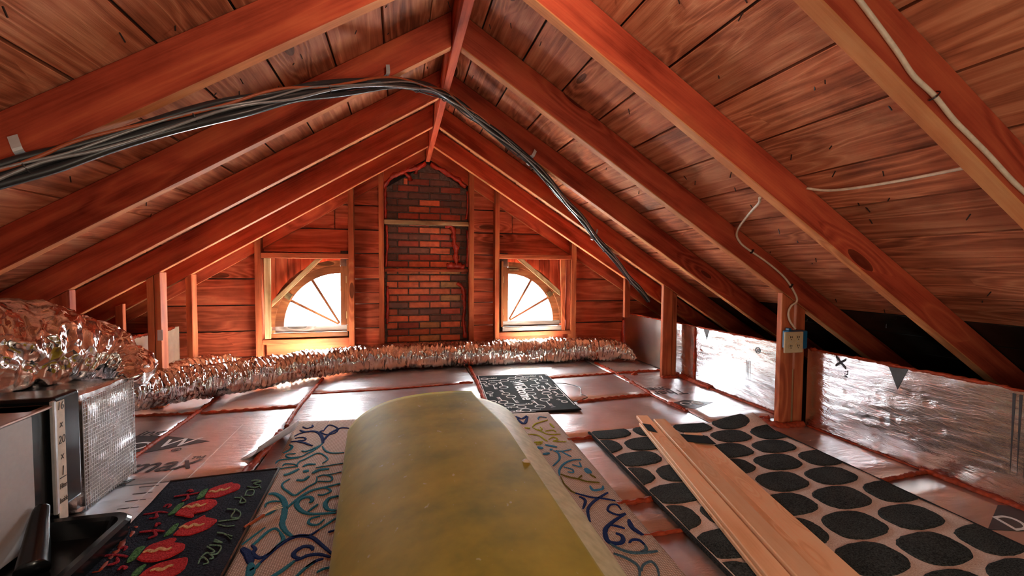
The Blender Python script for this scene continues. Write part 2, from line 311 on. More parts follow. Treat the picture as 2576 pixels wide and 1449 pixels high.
# traced pattern outlines on the floor cloths (metres)
SCROLLS=[('n', 0.0064, [(-0.692, 2.648), (-0.674, 2.746), (-0.618, 2.676), (-0.624, 2.606), (-0.666, 2.59), (-0.706, 2.643), (-0.694, 2.658)]), ('n', 0.008, [(-0.818, 2.751), (-0.791, 2.717), (-0.764, 2.739), (-0.77, 2.769)]), ('n', 0.0114, [(-0.822, 2.697), (-0.792, 2.663), (-0.751, 2.662), (-0.717, 2.636), (-0.69, 2.578), (-0.669, 2.499), (-0.665, 2.459)]), ('t', 0.0059, [(-0.665, 2.459), (-0.676, 2.424), (-0.69, 2.383), (-0.71, 2.346)]), ('n', 0.0095, [(-0.667, 2.491), (-0.659, 2.562), (-0.639, 2.627), (-0.598, 2.681), (-0.549, 2.66)]), ('n', 0.0051, [(-0.832, 2.603), (-0.811, 2.641), (-0.774, 2.659)]), ('n', 0.0062, [(-0.821, 2.568), (-0.798, 2.579), (-0.77, 2.564), (-0.766, 2.531), (-0.799, 2.53)]), ('n', 0.0098, [(-0.833, 2.523), (-0.803, 2.523), (-0.766, 2.499), (-0.738, 2.469), (-0.711, 2.44)]), ('t', 0.0084, [(-0.83, 2.483), (-0.811, 2.456), (-0.812, 2.412), (-0.834, 2.375)]), ('t', 0.0071, [(-0.751, 2.384), (-0.73, 2.372), (-0.703, 2.394), (-0.677, 2.432)]), ('t', 0.007, [(-0.659, 2.42), (-0.633, 2.355), (-0.596, 2.319), (-0.54, 2.312)]), ('t', 0.0046, [(-0.773, 2.354), (-0.812, 2.356), (-0.808, 2.328), (-0.784, 2.309), (-0.739, 2.312), (-0.715, 2.347), (-0.687, 2.397)]), ('t', 0.0045, [(-0.84, 2.259), (-0.833, 2.289), (-0.805, 2.295), (-0.747, 2.3)]), ('t', 0.0056, [(-0.735, 2.197), (-0.736, 2.246), (-0.712, 2.279), (-0.666, 2.335), (-0.622, 2.284), (-0.608, 2.241), (-0.625, 2.207)]), ('t', 0.0044, [(-0.8, 2.218), (-0.793, 2.241), (-0.751, 2.225), (-0.73, 2.196)]), ('t', 0.0027, [(-0.85, 2.166), (-0.822, 2.182), (-0.783, 2.196), (-0.735, 2.197)]), ('t', 0.0061, [(-0.736, 2.073), (-0.757, 2.036), (-0.744, 1.993), (-0.719, 1.958), (-0.685, 1.917), (-0.665, 1.945), (-0.646, 1.979), (-0.621, 2.013), (-0.626, 2.068)]), ('t', 0.0052, [(-0.621, 2.066), (-0.6, 2.078), (-0.563, 2.053), (-0.562, 2.01), (-0.614, 2.022)]), ('t', 0.0027, [(-0.647, 2.164), (-0.53, 2.185)]), ('t', 0.0026, [(-0.618, 2.077), (-0.571, 2.077), (-0.526, 2.094)]), ('t', 0.016, [(-0.696, 2.135), (-0.672, 2.14)]), ('t', 0.0099, [(-0.707, 2.19), (-0.689, 2.21), (-0.654, 2.202)]), ('t', 0.0118, [(-0.772, 2.119), (-0.749, 2.13), (-0.72, 2.169)]), ('t', 0.0133, [(-0.651, 2.107), (-0.628, 2.136), (-0.585, 2.137)]), ('t', 0.0104, [(-0.705, 2.055), (-0.677, 2.048), (-0.661, 2.081)]), ('t', 0.013, [(-0.789, 1.951), (-0.768, 1.951), (-0.734, 1.915), (-0.71, 1.865), (-0.696, 1.811), (-0.686, 1.746), (-0.681, 1.708), (-0.659, 1.66), (-0.628, 1.619)]), ('t', 0.0057, [(-0.773, 1.846), (-0.776, 1.872), (-0.76, 1.886), (-0.725, 1.877)]), ('t', 0.0074, [(-0.782, 1.77), (-0.768, 1.785), (-0.741, 1.798), (-0.723, 1.851)]), ('t', 0.0088, [(-0.692, 1.819), (-0.674, 1.865), (-0.65, 1.913), (-0.622, 1.944), (-0.581, 1.958), (-0.517, 1.978)]), ('t', 0.0059, [(-0.593, 1.899), (-0.571, 1.894), (-0.548, 1.917), (-0.561, 1.944), (-0.58, 1.953)]), ('t', 0.0113, [(-0.614, 1.842), (-0.607, 1.857), (-0.615, 1.882), (-0.638, 1.892), (-0.659, 1.875), (-0.66, 1.836), (-0.634, 1.788), (-0.605, 1.761), (-0.572, 1.749), (-0.503, 1.741)]), ('t', 0.0065, [(-0.607, 1.774), (-0.596, 1.795), (-0.58, 1.821)]), ('t', 0.0062, [(-0.539, 1.703), (-0.555, 1.674), (-0.579, 1.68), (-0.592, 1.701), (-0.586, 1.722), (-0.557, 1.73)]), ('t', 0.0103, [(-0.51, 1.87), (-0.544, 1.86), (-0.553, 1.819), (-0.536, 1.773), (-0.505, 1.757)]), ('n', 0.0064, [(-0.628, 1.616), (-0.598, 1.612), (-0.57, 1.612), (-0.546, 1.64)]), ('t', 0.0061, [(-0.546, 1.64), (-0.521, 1.673), (-0.498, 1.701)]), ('t', 0.0044, [(-0.78, 1.608), (-0.759, 1.651), (-0.734, 1.699)]), ('t', 0.0069, [(-0.676, 1.658), (-0.697, 1.683), (-0.718, 1.668), (-0.738, 1.614), (-0.747, 1.597)]), ('n', 0.0083, [(-0.747, 1.597), (-0.73, 1.575), (-0.73, 1.551), (-0.702, 1.521), (-0.677, 1.538), (-0.666, 1.571)]), ('t', 0.0077, [(-0.666, 1.571), (-0.653, 1.606), (-0.676, 1.658)]), ('n', 0.0157, [(-0.772, 1.588), (-0.742, 1.548), (-0.721, 1.498)]), ('t', 0.0151, [(-0.721, 1.498), (-0.709, 1.458), (-0.705, 1.43)]), ('n', 0.01, [(-0.694, 1.492), (-0.664, 1.565), (-0.633, 1.607), (-0.599, 1.616), (-0.56, 1.596), (-0.524, 1.549), (-0.479, 1.484)]), ('t', 0.008, [(-0.712, 1.459), (-0.701, 1.472), (-0.694, 1.492)]), ('n', 0.0098, [(-0.546, 1.521), (-0.553, 1.541), (-0.579, 1.55), (-0.601, 1.526), (-0.596, 1.501), (-0.577, 1.488)]), ('n', 0.0088, [(-0.591, 1.478), (-0.573, 1.487), (-0.555, 1.497), (-0.522, 1.495), (-0.484, 1.471)]), ('t', 0.0095, [(-0.642, 1.416), (-0.62, 1.437), (-0.591, 1.478)]), ('t', 0.007, [(-0.571, 1.398), (-0.55, 1.435), (-0.526, 1.462)]), ('n', 0.0071, [(-0.55, 1.435), (-0.526, 1.462), (-0.504, 1.468)]), ('t', 0.0054, [(-0.513, 1.405), (-0.496, 1.417), (-0.467, 1.42)]), ('n', 0.006, [(-0.512, 1.615), (-0.491, 1.623)]), ('n', 0.0121, [(0.438, 2.642), (0.462, 2.591), (0.506, 2.638)]), ('n', 0.0119, [(0.434, 2.598), (0.454, 2.507), (0.51, 2.625)]), ('b', 0.0066, [(0.559, 2.558), (0.57, 2.588), (0.588, 2.6), (0.619, 2.577)]), ('l', 0.0094, [(0.438, 2.44), (0.466, 2.424)]), ('l', 0.0064, [(0.485, 2.439), (0.523, 2.491), (0.612, 2.534)]), ('l', 0.0056, [(0.485, 2.429), (0.508, 2.375), (0.53, 2.399), (0.529, 2.429)]), ('l', 0.0054, [(0.507, 2.395), (0.536, 2.313), (0.607, 2.296)]), ('l', 0.0088, [(0.605, 2.472), (0.606, 2.401)]), ('l', 0.0055, [(0.538, 2.359), (0.583, 2.367), (0.594, 2.336)]), ('l', 0.0053, [(0.43, 2.338), (0.479, 2.308), (0.496, 2.234), (0.503, 2.216)]), ('l', 0.0052, [(0.517, 2.238), (0.554, 2.264), (0.564, 2.227), (0.534, 2.208), (0.599, 2.185)]), ('l', 0.0093, [(0.427, 2.217), (0.476, 2.214)]), ('l', 0.0057, [(0.429, 2.192), (0.465, 2.192)]), ('b', 0.0169, [(0.424, 2.153), (0.449, 2.132)]), ('b', 0.0113, [(0.475, 2.173), (0.501, 2.151), (0.525, 2.129)]), ('b', 0.012, [(0.426, 2.062), (0.462, 2.068)]), ('b', 0.0122, [(0.48, 2.112), (0.49, 2.104)]), ('b', 0.0064, [(0.492, 2.091), (0.506, 2.058), (0.487, 1.991), (0.43, 1.925)]), ('b', 0.0055, [(0.504, 2.088), (0.531, 2.074), (0.586, 2.084)]), ('b', 0.0054, [(0.528, 2.068), (0.553, 2.003)]), ('b', 0.0072, [(0.427, 1.828), (0.447, 1.883), (0.491, 1.937), (0.544, 1.964), (0.588, 1.96)]), ('b', 0.0051, [(0.524, 1.916), (0.555, 1.889), (0.567, 1.932)]), ('b', 0.0045, [(0.477, 1.901), (0.505, 1.869), (0.497, 1.841), (0.475, 1.852)]), ('b', 0.0179, [(0.571, 1.866), (0.569, 1.815)]), ('o', 0.0048, [(0.565, 1.805), (0.577, 1.769)]), ('o', 0.0053, [(0.436, 1.838), (0.458, 1.809), (0.496, 1.777), (0.523, 1.748), (0.573, 1.725)]), ('o', 0.0044, [(0.498, 1.782), (0.525, 1.805)]), ('o', 0.0043, [(0.428, 1.816), (0.42, 1.751), (0.426, 1.687), (0.438, 1.664)]), ('b', 0.0074, [(0.52, 1.706), (0.52, 1.67), (0.558, 1.671), (0.574, 1.693)]), ('n', 0.0054, [(0.436, 1.665), (0.486, 1.619), (0.528, 1.599), (0.569, 1.571)]), ('n', 0.0075, [(0.569, 1.638), (0.525, 1.614), (0.473, 1.58), (0.434, 1.536), (0.409, 1.46)]), ('n', 0.0067, [(0.441, 1.634), (0.453, 1.603), (0.419, 1.548)]), ('n', 0.0055, [(0.56, 1.506), (0.561, 1.541), (0.534, 1.547), (0.509, 1.518), (0.515, 1.491), (0.535, 1.474), (0.563, 1.48)]), ('n', 0.0104, [(0.561, 1.476), (0.501, 1.446), (0.451, 1.412), (0.428, 1.374), (0.422, 1.334), (0.448, 1.318), (0.472, 1.329), (0.481, 1.354), (0.468, 1.372)]), ('n', 0.0057, [(0.471, 1.422), (0.492, 1.41), (0.512, 1.39)]), ('n', 0.0113, [(0.554, 1.437), (0.542, 1.39), (0.555, 1.34)]), ('n', 0.0066, [(0.485, 1.312), (0.505, 1.324), (0.527, 1.316), (0.532, 1.288)]), ('s', 0.0068, [(0.532, 1.288), (0.523, 1.267), (0.497, 1.258)]), ('s', 0.0068, [(0.42, 1.322), (0.443, 1.284), (0.473, 1.261), (0.527, 1.251), (0.555, 1.25)]), ('s', 0.0059, [(0.408, 1.273), (0.437, 1.242), (0.454, 1.198), (0.432, 1.153)]), ('s', 0.0051, [(0.453, 1.176), (0.471, 1.199), (0.505, 1.208), (0.508, 1.179), (0.49, 1.139)])]
PEPPERS=[[(-1.021, 1.959), (-1.03, 2.013), (-1.025, 2.039), (-0.99, 2.065), (-0.963, 2.077), (-0.953, 2.063), (-0.929, 2.054), (-0.915, 2.026), (-0.917, 1.999), (-0.943, 1.972), (-0.965, 1.952), (-0.992, 1.949)], [(-1.076, 1.85), (-1.074, 1.9), (-1.054, 1.93), (-1.016, 1.945), (-0.979, 1.937), (-0.961, 1.914), (-0.956, 1.889), (-0.97, 1.852), (-1.007, 1.838), (-1.003, 1.816), (-1.018, 1.814), (-1.045, 1.831)], [(-1.019, 1.705), (-1.018, 1.738), (-1.015, 1.772), (-0.987, 1.796), (-0.968, 1.818), (-0.956, 1.802), (-0.922, 1.785), (-0.911, 1.772), (-0.91, 1.751), (-0.92, 1.719), (-0.949, 1.697), (-0.974, 1.689)], [(-1.068, 1.589), (-1.07, 1.613), (-1.07, 1.655), (-1.045, 1.675), (-1.009, 1.689), (-0.996, 1.676), (-0.994, 1.658), (-0.966, 1.647), (-0.953, 1.631), (-0.948, 1.604), (-0.968, 1.576), (-0.994, 1.563), (-1.027, 1.564)], [(-1.015, 1.485), (-1.017, 1.508), (-1.01, 1.53), (-0.989, 1.55), (-0.95, 1.56), (-0.919, 1.561), (-0.906, 1.53), (-0.903, 1.5), (-0.914, 1.477), (-0.96, 1.464)]]
CALYX=[[(-1.046, 1.953), (-1.051, 1.973), (-1.055, 2.019), (-1.039, 2.039), (-1.033, 2.014), (-1.03, 1.968)], [(-1.099, 1.85), (-1.098, 1.871), (-1.097, 1.923), (-1.081, 1.937), (-1.077, 1.889), (-1.081, 1.856)], [(-1.046, 1.702), (-1.049, 1.736), (-1.046, 1.769), (-1.036, 1.784), (-1.03, 1.76), (-1.028, 1.721)], [(-1.089, 1.577), (-1.097, 1.616), (-1.098, 1.653), (-1.077, 1.657), (-1.074, 1.627), (-1.074, 1.59)], [(-1.041, 1.505), (-1.041, 1.537), (-1.026, 1.554), (-1.022, 1.533), (-1.023, 1.504)]]
STEMS=[[(-1.142, 1.998), (-1.111, 2.003), (-1.083, 2.003), (-1.059, 2.013)], [(-1.094, 1.996), (-1.087, 1.978), (-1.084, 1.965), (-1.096, 1.952)], [(-1.112, 2.033), (-1.105, 2.045), (-1.091, 2.031), (-1.101, 2.027)], [(-1.188, 1.877), (-1.163, 1.879), (-1.14, 1.884), (-1.107, 1.868)], [(-1.147, 1.878), (-1.139, 1.859), (-1.132, 1.844), (-1.153, 1.841)], [(-1.141, 1.916), (-1.141, 1.933), (-1.126, 1.93), (-1.124, 1.906)], [(-1.14, 1.753), (-1.116, 1.752), (-1.092, 1.751), (-1.06, 1.738)], [(-1.094, 1.747), (-1.077, 1.719), (-1.093, 1.705)], [(-1.104, 1.778), (-1.109, 1.8), (-1.095, 1.791)], [(-1.185, 1.626), (-1.169, 1.632), (-1.136, 1.626), (-1.102, 1.609)], [(-1.132, 1.612), (-1.118, 1.586), (-1.139, 1.578)], [(-1.151, 1.658), (-1.146, 1.669), (-1.136, 1.667), (-1.131, 1.649)], [(-1.093, 1.543), (-1.091, 1.559), (-1.077, 1.551), (-1.079, 1.543)]]
SEEDS=[[(-1.021, 1.998), (-1.014, 2.009), (-0.995, 1.997), (-0.984, 2.015), (-0.969, 2.005), (-0.952, 2.025)], [(-1.068, 1.887), (-1.058, 1.902), (-1.037, 1.888), (-1.031, 1.907), (-1.011, 1.89), (-0.995, 1.904)], [(-1.018, 1.743), (-1.009, 1.755), (-0.988, 1.74), (-0.98, 1.758), (-0.96, 1.746), (-0.944, 1.754)], [(-1.065, 1.616), (-1.054, 1.626), (-1.034, 1.617), (-1.025, 1.631), (-1.001, 1.617), (-0.99, 1.627)], [(-0.996, 1.512), (-0.983, 1.519), (-0.964, 1.511), (-0.955, 1.524), (-0.941, 1.524)]]
SCRIPT=[[(-0.872, 1.519), (-0.876, 1.544), (-0.866, 1.547), (-0.844, 1.518), (-0.856, 1.512)], [(-0.877, 1.55), (-0.868, 1.573), (-0.839, 1.541), (-0.848, 1.537)], [(-0.882, 1.609), (-0.848, 1.575), (-0.858, 1.564), (-0.835, 1.559), (-0.838, 1.599), (-0.877, 1.615)], [(-0.871, 1.634), (-0.842, 1.62), (-0.873, 1.645)], [(-0.88, 1.687), (-0.852, 1.672), (-0.819, 1.635), (-0.841, 1.662), (-0.822, 1.651)], [(-0.897, 1.741), (-0.865, 1.721), (-0.836, 1.718)], [(-0.903, 1.762), (-0.871, 1.762), (-0.836, 1.762)], [(-0.904, 1.847), (-0.873, 1.831), (-0.869, 1.783), (-0.841, 1.772), (-0.846, 1.807), (-0.876, 1.841)], [(-0.906, 1.932), (-0.88, 1.921), (-0.873, 1.886), (-0.853, 1.89), (-0.885, 1.937)], [(-0.872, 1.939), (-0.876, 1.981), (-0.852, 1.981), (-0.844, 1.937), (-0.869, 1.943)], [(-0.888, 2.021), (-0.854, 2.002), (-0.839, 2.01), (-0.827, 1.99)], [(-0.888, 2.072), (-0.869, 2.073), (-0.845, 2.056), (-0.871, 2.045), (-0.84, 2.021)]]
KEYS=[((0.421, 3.623), (0.528, 3.625)), ((0.728, 3.633), (0.873, 3.618)), ((0.651, 3.588), (0.79, 3.565)), ((0.731, 3.501), (0.616, 3.494)), ((0.572, 3.537), (0.448, 3.557)), ((0.386, 3.514), (0.389, 3.388)), ((0.458, 3.453), (0.444, 3.294)), ((0.521, 3.335), (0.532, 3.489)), ((0.826, 3.522), (0.812, 3.376)), ((0.773, 3.323), (0.761, 3.171)), ((0.897, 3.472), (0.922, 3.616)), ((0.694, 3.222), (0.701, 3.402)), ((0.815, 3.173), (0.836, 3.301)), ((0.888, 3.214), (0.896, 3.381)), ((0.795, 3.094), (0.778, 2.968)), ((0.874, 3.023), (0.871, 3.132)), ((0.382, 3.203), (0.369, 3.113)), ((0.494, 3.15), (0.487, 3.255)), ((0.515, 3.073), (0.515, 2.92)), ((0.429, 2.957), (0.427, 3.074)), ((0.679, 3.107), (0.67, 2.98)), ((0.65, 2.803), (0.646, 2.937)), ((0.73, 2.942), (0.724, 2.803)), ((0.85, 2.866), (0.831, 2.937)), ((0.36, 2.979), (0.355, 2.889)), ((0.459, 2.887), (0.613, 2.863)), ((0.524, 2.822), (0.414, 2.836)), ((0.534, 2.749), (0.671, 2.728)), ((0.735, 2.74), (0.863, 2.721)), ((0.483, 2.746), (0.431, 2.753))]
CHIMFOAM=[[(-0.41, 1.691), (-0.377, 1.768), (-0.285, 1.84), (-0.137, 1.898), (-0.016, 1.955)], [(0.026, 1.954), (0.129, 1.899), (0.245, 1.841), (0.375, 1.75)], [(-0.395, 1.71), (-0.4, 1.56), (-0.397, 1.41)], [(-0.39, 1.35), (-0.384, 1.146), (-0.399, 0.948)], [(-0.382, 0.766), (-0.383, 0.574), (-0.388, 0.402)], [(0.387, 1.704), (0.392, 1.555), (0.376, 1.429)], [(0.388, 1.319), (0.393, 1.121), (0.385, 0.954)], [(0.286, 0.795), (0.345, 0.731), (0.358, 0.564), (0.35, 0.396), (0.366, 0.242)], [(0.168, 1.363), (0.226, 1.357), (0.25, 1.295), (0.254, 1.217), (0.273, 1.119), (0.27, 1.04), (0.281, 0.969)], [(0.183, 0.957), (0.281, 0.969), (0.357, 0.958)], [(-0.23, 1.862), (-0.174, 1.817), (-0.167, 1.779)], [(-0.107, 1.896), (-0.114, 1.847)]]
# ================================================================ setting
T, ZR, DECK = .6155, 2.004, 2.168
CS = math.sqrt(1 + T * T)
YR = {'0': .853, 'A': 1.52, 'B': 2.138, 'C': 2.773, 'D': 3.353, 'E': 3.889, 'F': 4.376}
zr = lambda x: ZR - T * abs(x)
zd = lambda x: DECK - T * abs(x)
KX = 2.12

# floor: foil-faced boards with foam-filled joints
floor = struct('floor')
mesh('underlay', [(-3.75, -1.25, -.03), (3.75, -1.25, -.03), (3.75, 4.62, -.03), (-3.75, 4.62, -.03)], [[0, 1, 2, 3]], M['dark'], floor)
seams = [(-KX - .02, -1.53, [-.2, 1.0, 3.2, 4.40]), (-1.53, -.92, [-.2, 1.0, 2.19, 3.18, 4.40]), (-.92, .335, [-.2, 1.1, 2.19, 3.52, 4.40]),
         (.335, 1.575, [-.2, .62, 1.343, 1.556, 2.226, 2.885, 3.575, 4.40]), (1.575, KX + .02, [-.2, .55, 1.465, 2.267, 3.585, 4.40])]
PAN = {}
for ci, (x0, x1, ys) in enumerate(seams):
    for j in range(len(ys) - 1):
        a, b = ys[j] + .005, ys[j + 1] - .005
        if 1.34 < a < 1.4: b = ys[j + 1] - .004
        nx, ny = 6, max(2, int((b - a) / .12)); V = []; F = []
        for i in range(nx + 1):
            for k in range(ny + 1):
                x = x0 + .005 + (x1 - x0 - .01) * i / nx; y = a + (b - a) * k / ny
                V.append((x, y, .0012 * noise.noise((x * 5, y * 5, ci))))
        m_ = len(V)
        for i in range(nx):
            for k in range(ny): F.append([i * (ny + 1) + k, (i + 1) * (ny + 1) + k, (i + 1) * (ny + 1) + k + 1, i * (ny + 1) + k + 1])
        rim = [i * (ny + 1) for i in range(nx + 1)] + [nx * (ny + 1) + k for k in range(1, ny + 1)] + [i * (ny + 1) + ny for i in range(nx - 1, -1, -1)] + [k for k in range(ny - 1, 0, -1)]
        V += [(V[i][0], V[i][1], -.028) for i in rim]; q = len(rim)
        for i in range(q): F.append([rim[i], rim[(i + 1) % q], m_ + (i + 1) % q, m_ + i])
        PAN[ci, j] = mesh('panel', V, F, M['brown_foil'] if (ci == 4 and j < 2) else M['floorfoil'], floor, Matrix.Translation((x0, a, 0)), True)
        for p in PAN[ci, j].data.polygons: p.use_smooth = p.index < nx * ny
def bead(P, r=.011, m='foam', parent=floor, name='foam_bead', lump=.5, z=.003, seg=7):
    P = spline([V3((p[0], p[1], p[2] if len(p) > 2 else z)) for p in P], 6)
    out = []
    for a, b in zip(P, P[1:]):
        k = max(1, int((b - a).length / .012))
        out += [a + (b - a) * i / k for i in range(k)]
    out.append(P[-1])
    f = lambda p, t, a: r * lump * (noise.noise(p * 22) + .8 * noise.noise(p * 70)) + r * .25 * math.sin(p.length * 260)
    V, F = tube_vf(out, r, seg, f)
    return mesh(name, V, F, M[m], parent, Matrix.Translation(P[0]), True)
for x, pts in ((-1.53, [(-1.55, 3.95), (-1.53, 3.19), (-1.53, 2.4), (-1.53, 2.0)]), (-.92, [(-.90, 3.96), (-.915, 3.5), (-.93, 3.19), (-.918, 2.8)]), (.335, [(.375, 4.2), (.345, 3.5), (.307, 2.95)])):
    bead(pts, .012)
bead([(-.92, 2.72), (-.925, 2.55), (-.945, 2.3), (-.955, 2.17)], .017, lump=.35)
bead([(1.63, 4.05), (1.615, 3.6), (1.57, 3.0), (1.55, 2.9)], .012, lump=.9); bead([(1.55, 2.9), (1.552, 2.63), (1.575, 2.5)], .009, lump=.8)
bead([(1.55, 2.68), (1.57, 2.58), (1.575, 2.53)], .015)
for pts, r in (([(-.9, 3.49), (-.3, 3.495), (.31, 3.55)], .006), ([(.2, 3.545), (.31, 3.55)], .011), ([(.99, 3.55), (1.3, 3.565), (1.6, 3.584)], .011), ([(1.64, 3.585), (1.85, 3.59), (2.09, 3.592)], .013),
               ([(-2.05, 3.22), (-1.87, 3.21), (-1.53, 3.175)], .010), ([(-1.5, 3.172), (-1.2, 3.18), (-.94, 3.19)], .011), ([(.94, 2.86), (1.2, 2.88), (1.54, 2.9)], .012), ([(.62, 2.222), (.8, 2.226), (1.0, 2.23)], .010),
               ([(1.80, 2.262), (1.9, 2.267), (2.0, 2.268)], .014), ([(.57, 1.556), (.78, 1.557)], .013), ([(.56, 1.343), (.75, 1.34)], .007), ([(1.76, 1.455), (1.95, 1.466), (2.12, 1.475)], .010),
               ([(-.97, 2.195), (-.86, 2.20)], .010)):
    bead(pts, r)
bead([(2.108, 3.56), (2.106, 3.2), (2.104, 2.95)], .02, z=.008); bead([(2.106, 2.95), (2.108, 2.6), (2.11, 2.22)], .009, z=.004)
bead([(2.112, 2.1), (2.113, 1.8), (2.113, 1.5)], .005); bead([(2.112, 1.5), (2.11, 1.2), (2.108, .9)], .014, lump=.35)
bead([(1.91, 2.23), (1.93, 2.13), (2.0, 2.115), (2.1, 2.11)], .018, z=.008); bead([(1.93, 3.34), (1.98, 3.34), (2.06, 3.33), (2.1, 3.38)], .016, z=.006)
bead([(1.74, 3.50), (1.79, 3.53)], .018, lump=.7)

def label_text(s, size, loc, xdir, up, m, parent, shear=0., name='lettering', ext=.0004, align='LEFT', xs=1., off=0.):
    c = bpy.data.curves.new(name, 'FONT'); c.body = s; c.size = size; c.shear = shear; c.extrude = ext; c.align_x = align; c.materials.append(m); c.offset = off
    x = V3(xdir).normalized(); y = V3(up).normalized(); z = x.cross(y)
    Mx = Matrix(((x[0] * xs, y[0], z[0], loc[0]), (x[1] * xs, y[1], z[1], loc[1]), (x[2] * xs, y[2], z[2], loc[2]), (0, 0, 0, 1)))
    o = bpy.data.objects.new(name, c); col.objects.link(o); bpy.context.view_layer.update()
    dg = bpy.context.evaluated_depsgraph_get(); me = bpy.data.meshes.new_from_object(o.evaluated_get(dg), depsgraph=dg); me.name = name
    bpy.data.objects.remove(o); bpy.data.curves.remove(c)
    return link(bpy.data.objects.new(name, me), parent, Mx)
def flat(name, poly, m, parent, z=.0015): return mesh(name, [(p[0], p[1], z) for p in poly] + [(p[0], p[1], z - .001) for p in poly], [list(range(len(poly)))] + [[i, (i + 1) % len(poly), len(poly) + (i + 1) % len(poly), len(poly) + i] for i in range(len(poly))], m, parent)
# printing on the boards left of the rug (reads from the camera's side) ...
PL0, PL1 = PAN[0, 2], PAN[1, 2]
flat('printed_diamond', [(-1.537, 2.56), (-1.537, 2.80), (-1.78, 2.86), (-2.12, 2.73), (-1.78, 2.52)], M['print'], PL0)
flat('printed_diamond', [(-1.262, 2.66), (-1.523, 2.795), (-1.523, 2.565)], M['print'], PL1)
label_text('DO', .17, (-1.815, 2.615, .0022), (1, 0, 0), (.12, 1, 0), M['white'], PL0, .2)
label_text('W', .16, (-1.515, 2.625, .0022), (1, 0, 0), (.12, 1, 0), M['white'], PL1, .25)
label_text('®', .06, (-1.40, 2.545, .0022), (1, 0, 0), (0, 1, 0), M['print'], PL1)
label_text('Sheath', .105, (-1.99, 2.835, .0022), (1, 0, 0), (0, 1, 0), M['print'], PL0, .2)
label_text('ing', .105, (-1.685, 2.835, .0022), (1, 0, 0), (0, 1, 0), M['print'], PL0, .2)
label_text('max', .21, (-1.50, 2.315, .0022), (.75, 0, 0), (0, 1, 0), M['print'], PL1, .3, xs=.8)
label_text('™', .075, (-1.275, 2.40, .0022), (1, 0, 0), (0, 1, 0), M['print'], PL1, .2)
label_text('Sheathing', .105, (-1.405, 2.20, .0022), (1, 0, 0), (0, 1, 0), M['print'], PL1, .2, align='RIGHT')
flat('printed_rule', [(-1.285, 1.0), (-1.28, 1.0), (-1.28, 2.5), (-1.285, 2.5)], M['white'], PL1); flat('printed_rule', [(-1.18, 2.0), (-1.176, 2.0), (-1.176, 2.9), (-1.18, 2.9)], M['white'], PL1)
for k in range(5): flat('printed_tick', [(-1.34 + .005 * k, 2.16 - .06 * k), (-1.27 + .005 * k, 2.16 - .06 * k), (-1.27 + .005 * k, 2.163 - .06 * k), (-1.34 + .005 * k, 2.163 - .06 * k)], M['print'], PL1)
# ... and on the boards by the right knee wall, the other way round
PR = PAN[4, 3]
label_text('Shea', .125, (1.80, 3.085, .0022), (-1, 0, 0), (0, -1, 0), M['print'], PR); 
label_text('Ther', .17, (1.87, 2.985, .0022), (-1, 0, 0), (0, -1, 0), M['print'], PR, .15, xs=.8)
flat('printed_diamond', [(1.885, 2.64), (1.72, 2.735), (1.583, 2.69), (1.583, 2.60), (1.66, 2.54)], M['print'], PR)
label_text('DO', .11, (1.80, 2.69, .0022), (-1, 0, 0), (0, -1, 0), M['white'], PR)
PN = PAN[4, 1]
flat('printed_diamond', [(1.803, 1.087), (2.058, 1.195), (2.10, 1.18), (2.10, .94), (1.95, 1.04)], M['print'], PN)
label_text('D', .13, (1.88, 1.055, .0022), (1, .1, 0), (.25, 1, 0), M['white'], PN, .3)
# facing paper that has come loose and curls up beside the rug
V = []; F = []
A0, A1, D0 = V3((-1.02, 2.36, 0)), V3((-.915, 2.66, 0)), V3((.95, -.31, 0))
for i in range(9):
    for k in range(13):
        e = k / 12; a = e * 2.0; rr_ = .045 + .018 * i / 8
        p = A0.lerp(A1, i / 8) + D0 * (.05 * e + rr_ * math.sin(a)) + V3((0, 0, .003 + rr_ * (1 - math.cos(a))))
        V.append(p)
for i in range(8):
    for k in range(12): F.append([i * 13 + k, i * 13 + k + 1, (i + 1) * 13 + k + 1, (i + 1) * 13 + k])
fl_ = mesh('peeled_facing', V, F, M['paper'], floor, Matrix.Translation((-1.02, 2.36, 0)), True)
so = fl_.modifiers.new('t', 'SOLIDIFY'); so.thickness = .0012
fl_['label'] = 'loose curl of silver facing paper lifting off the floor board'

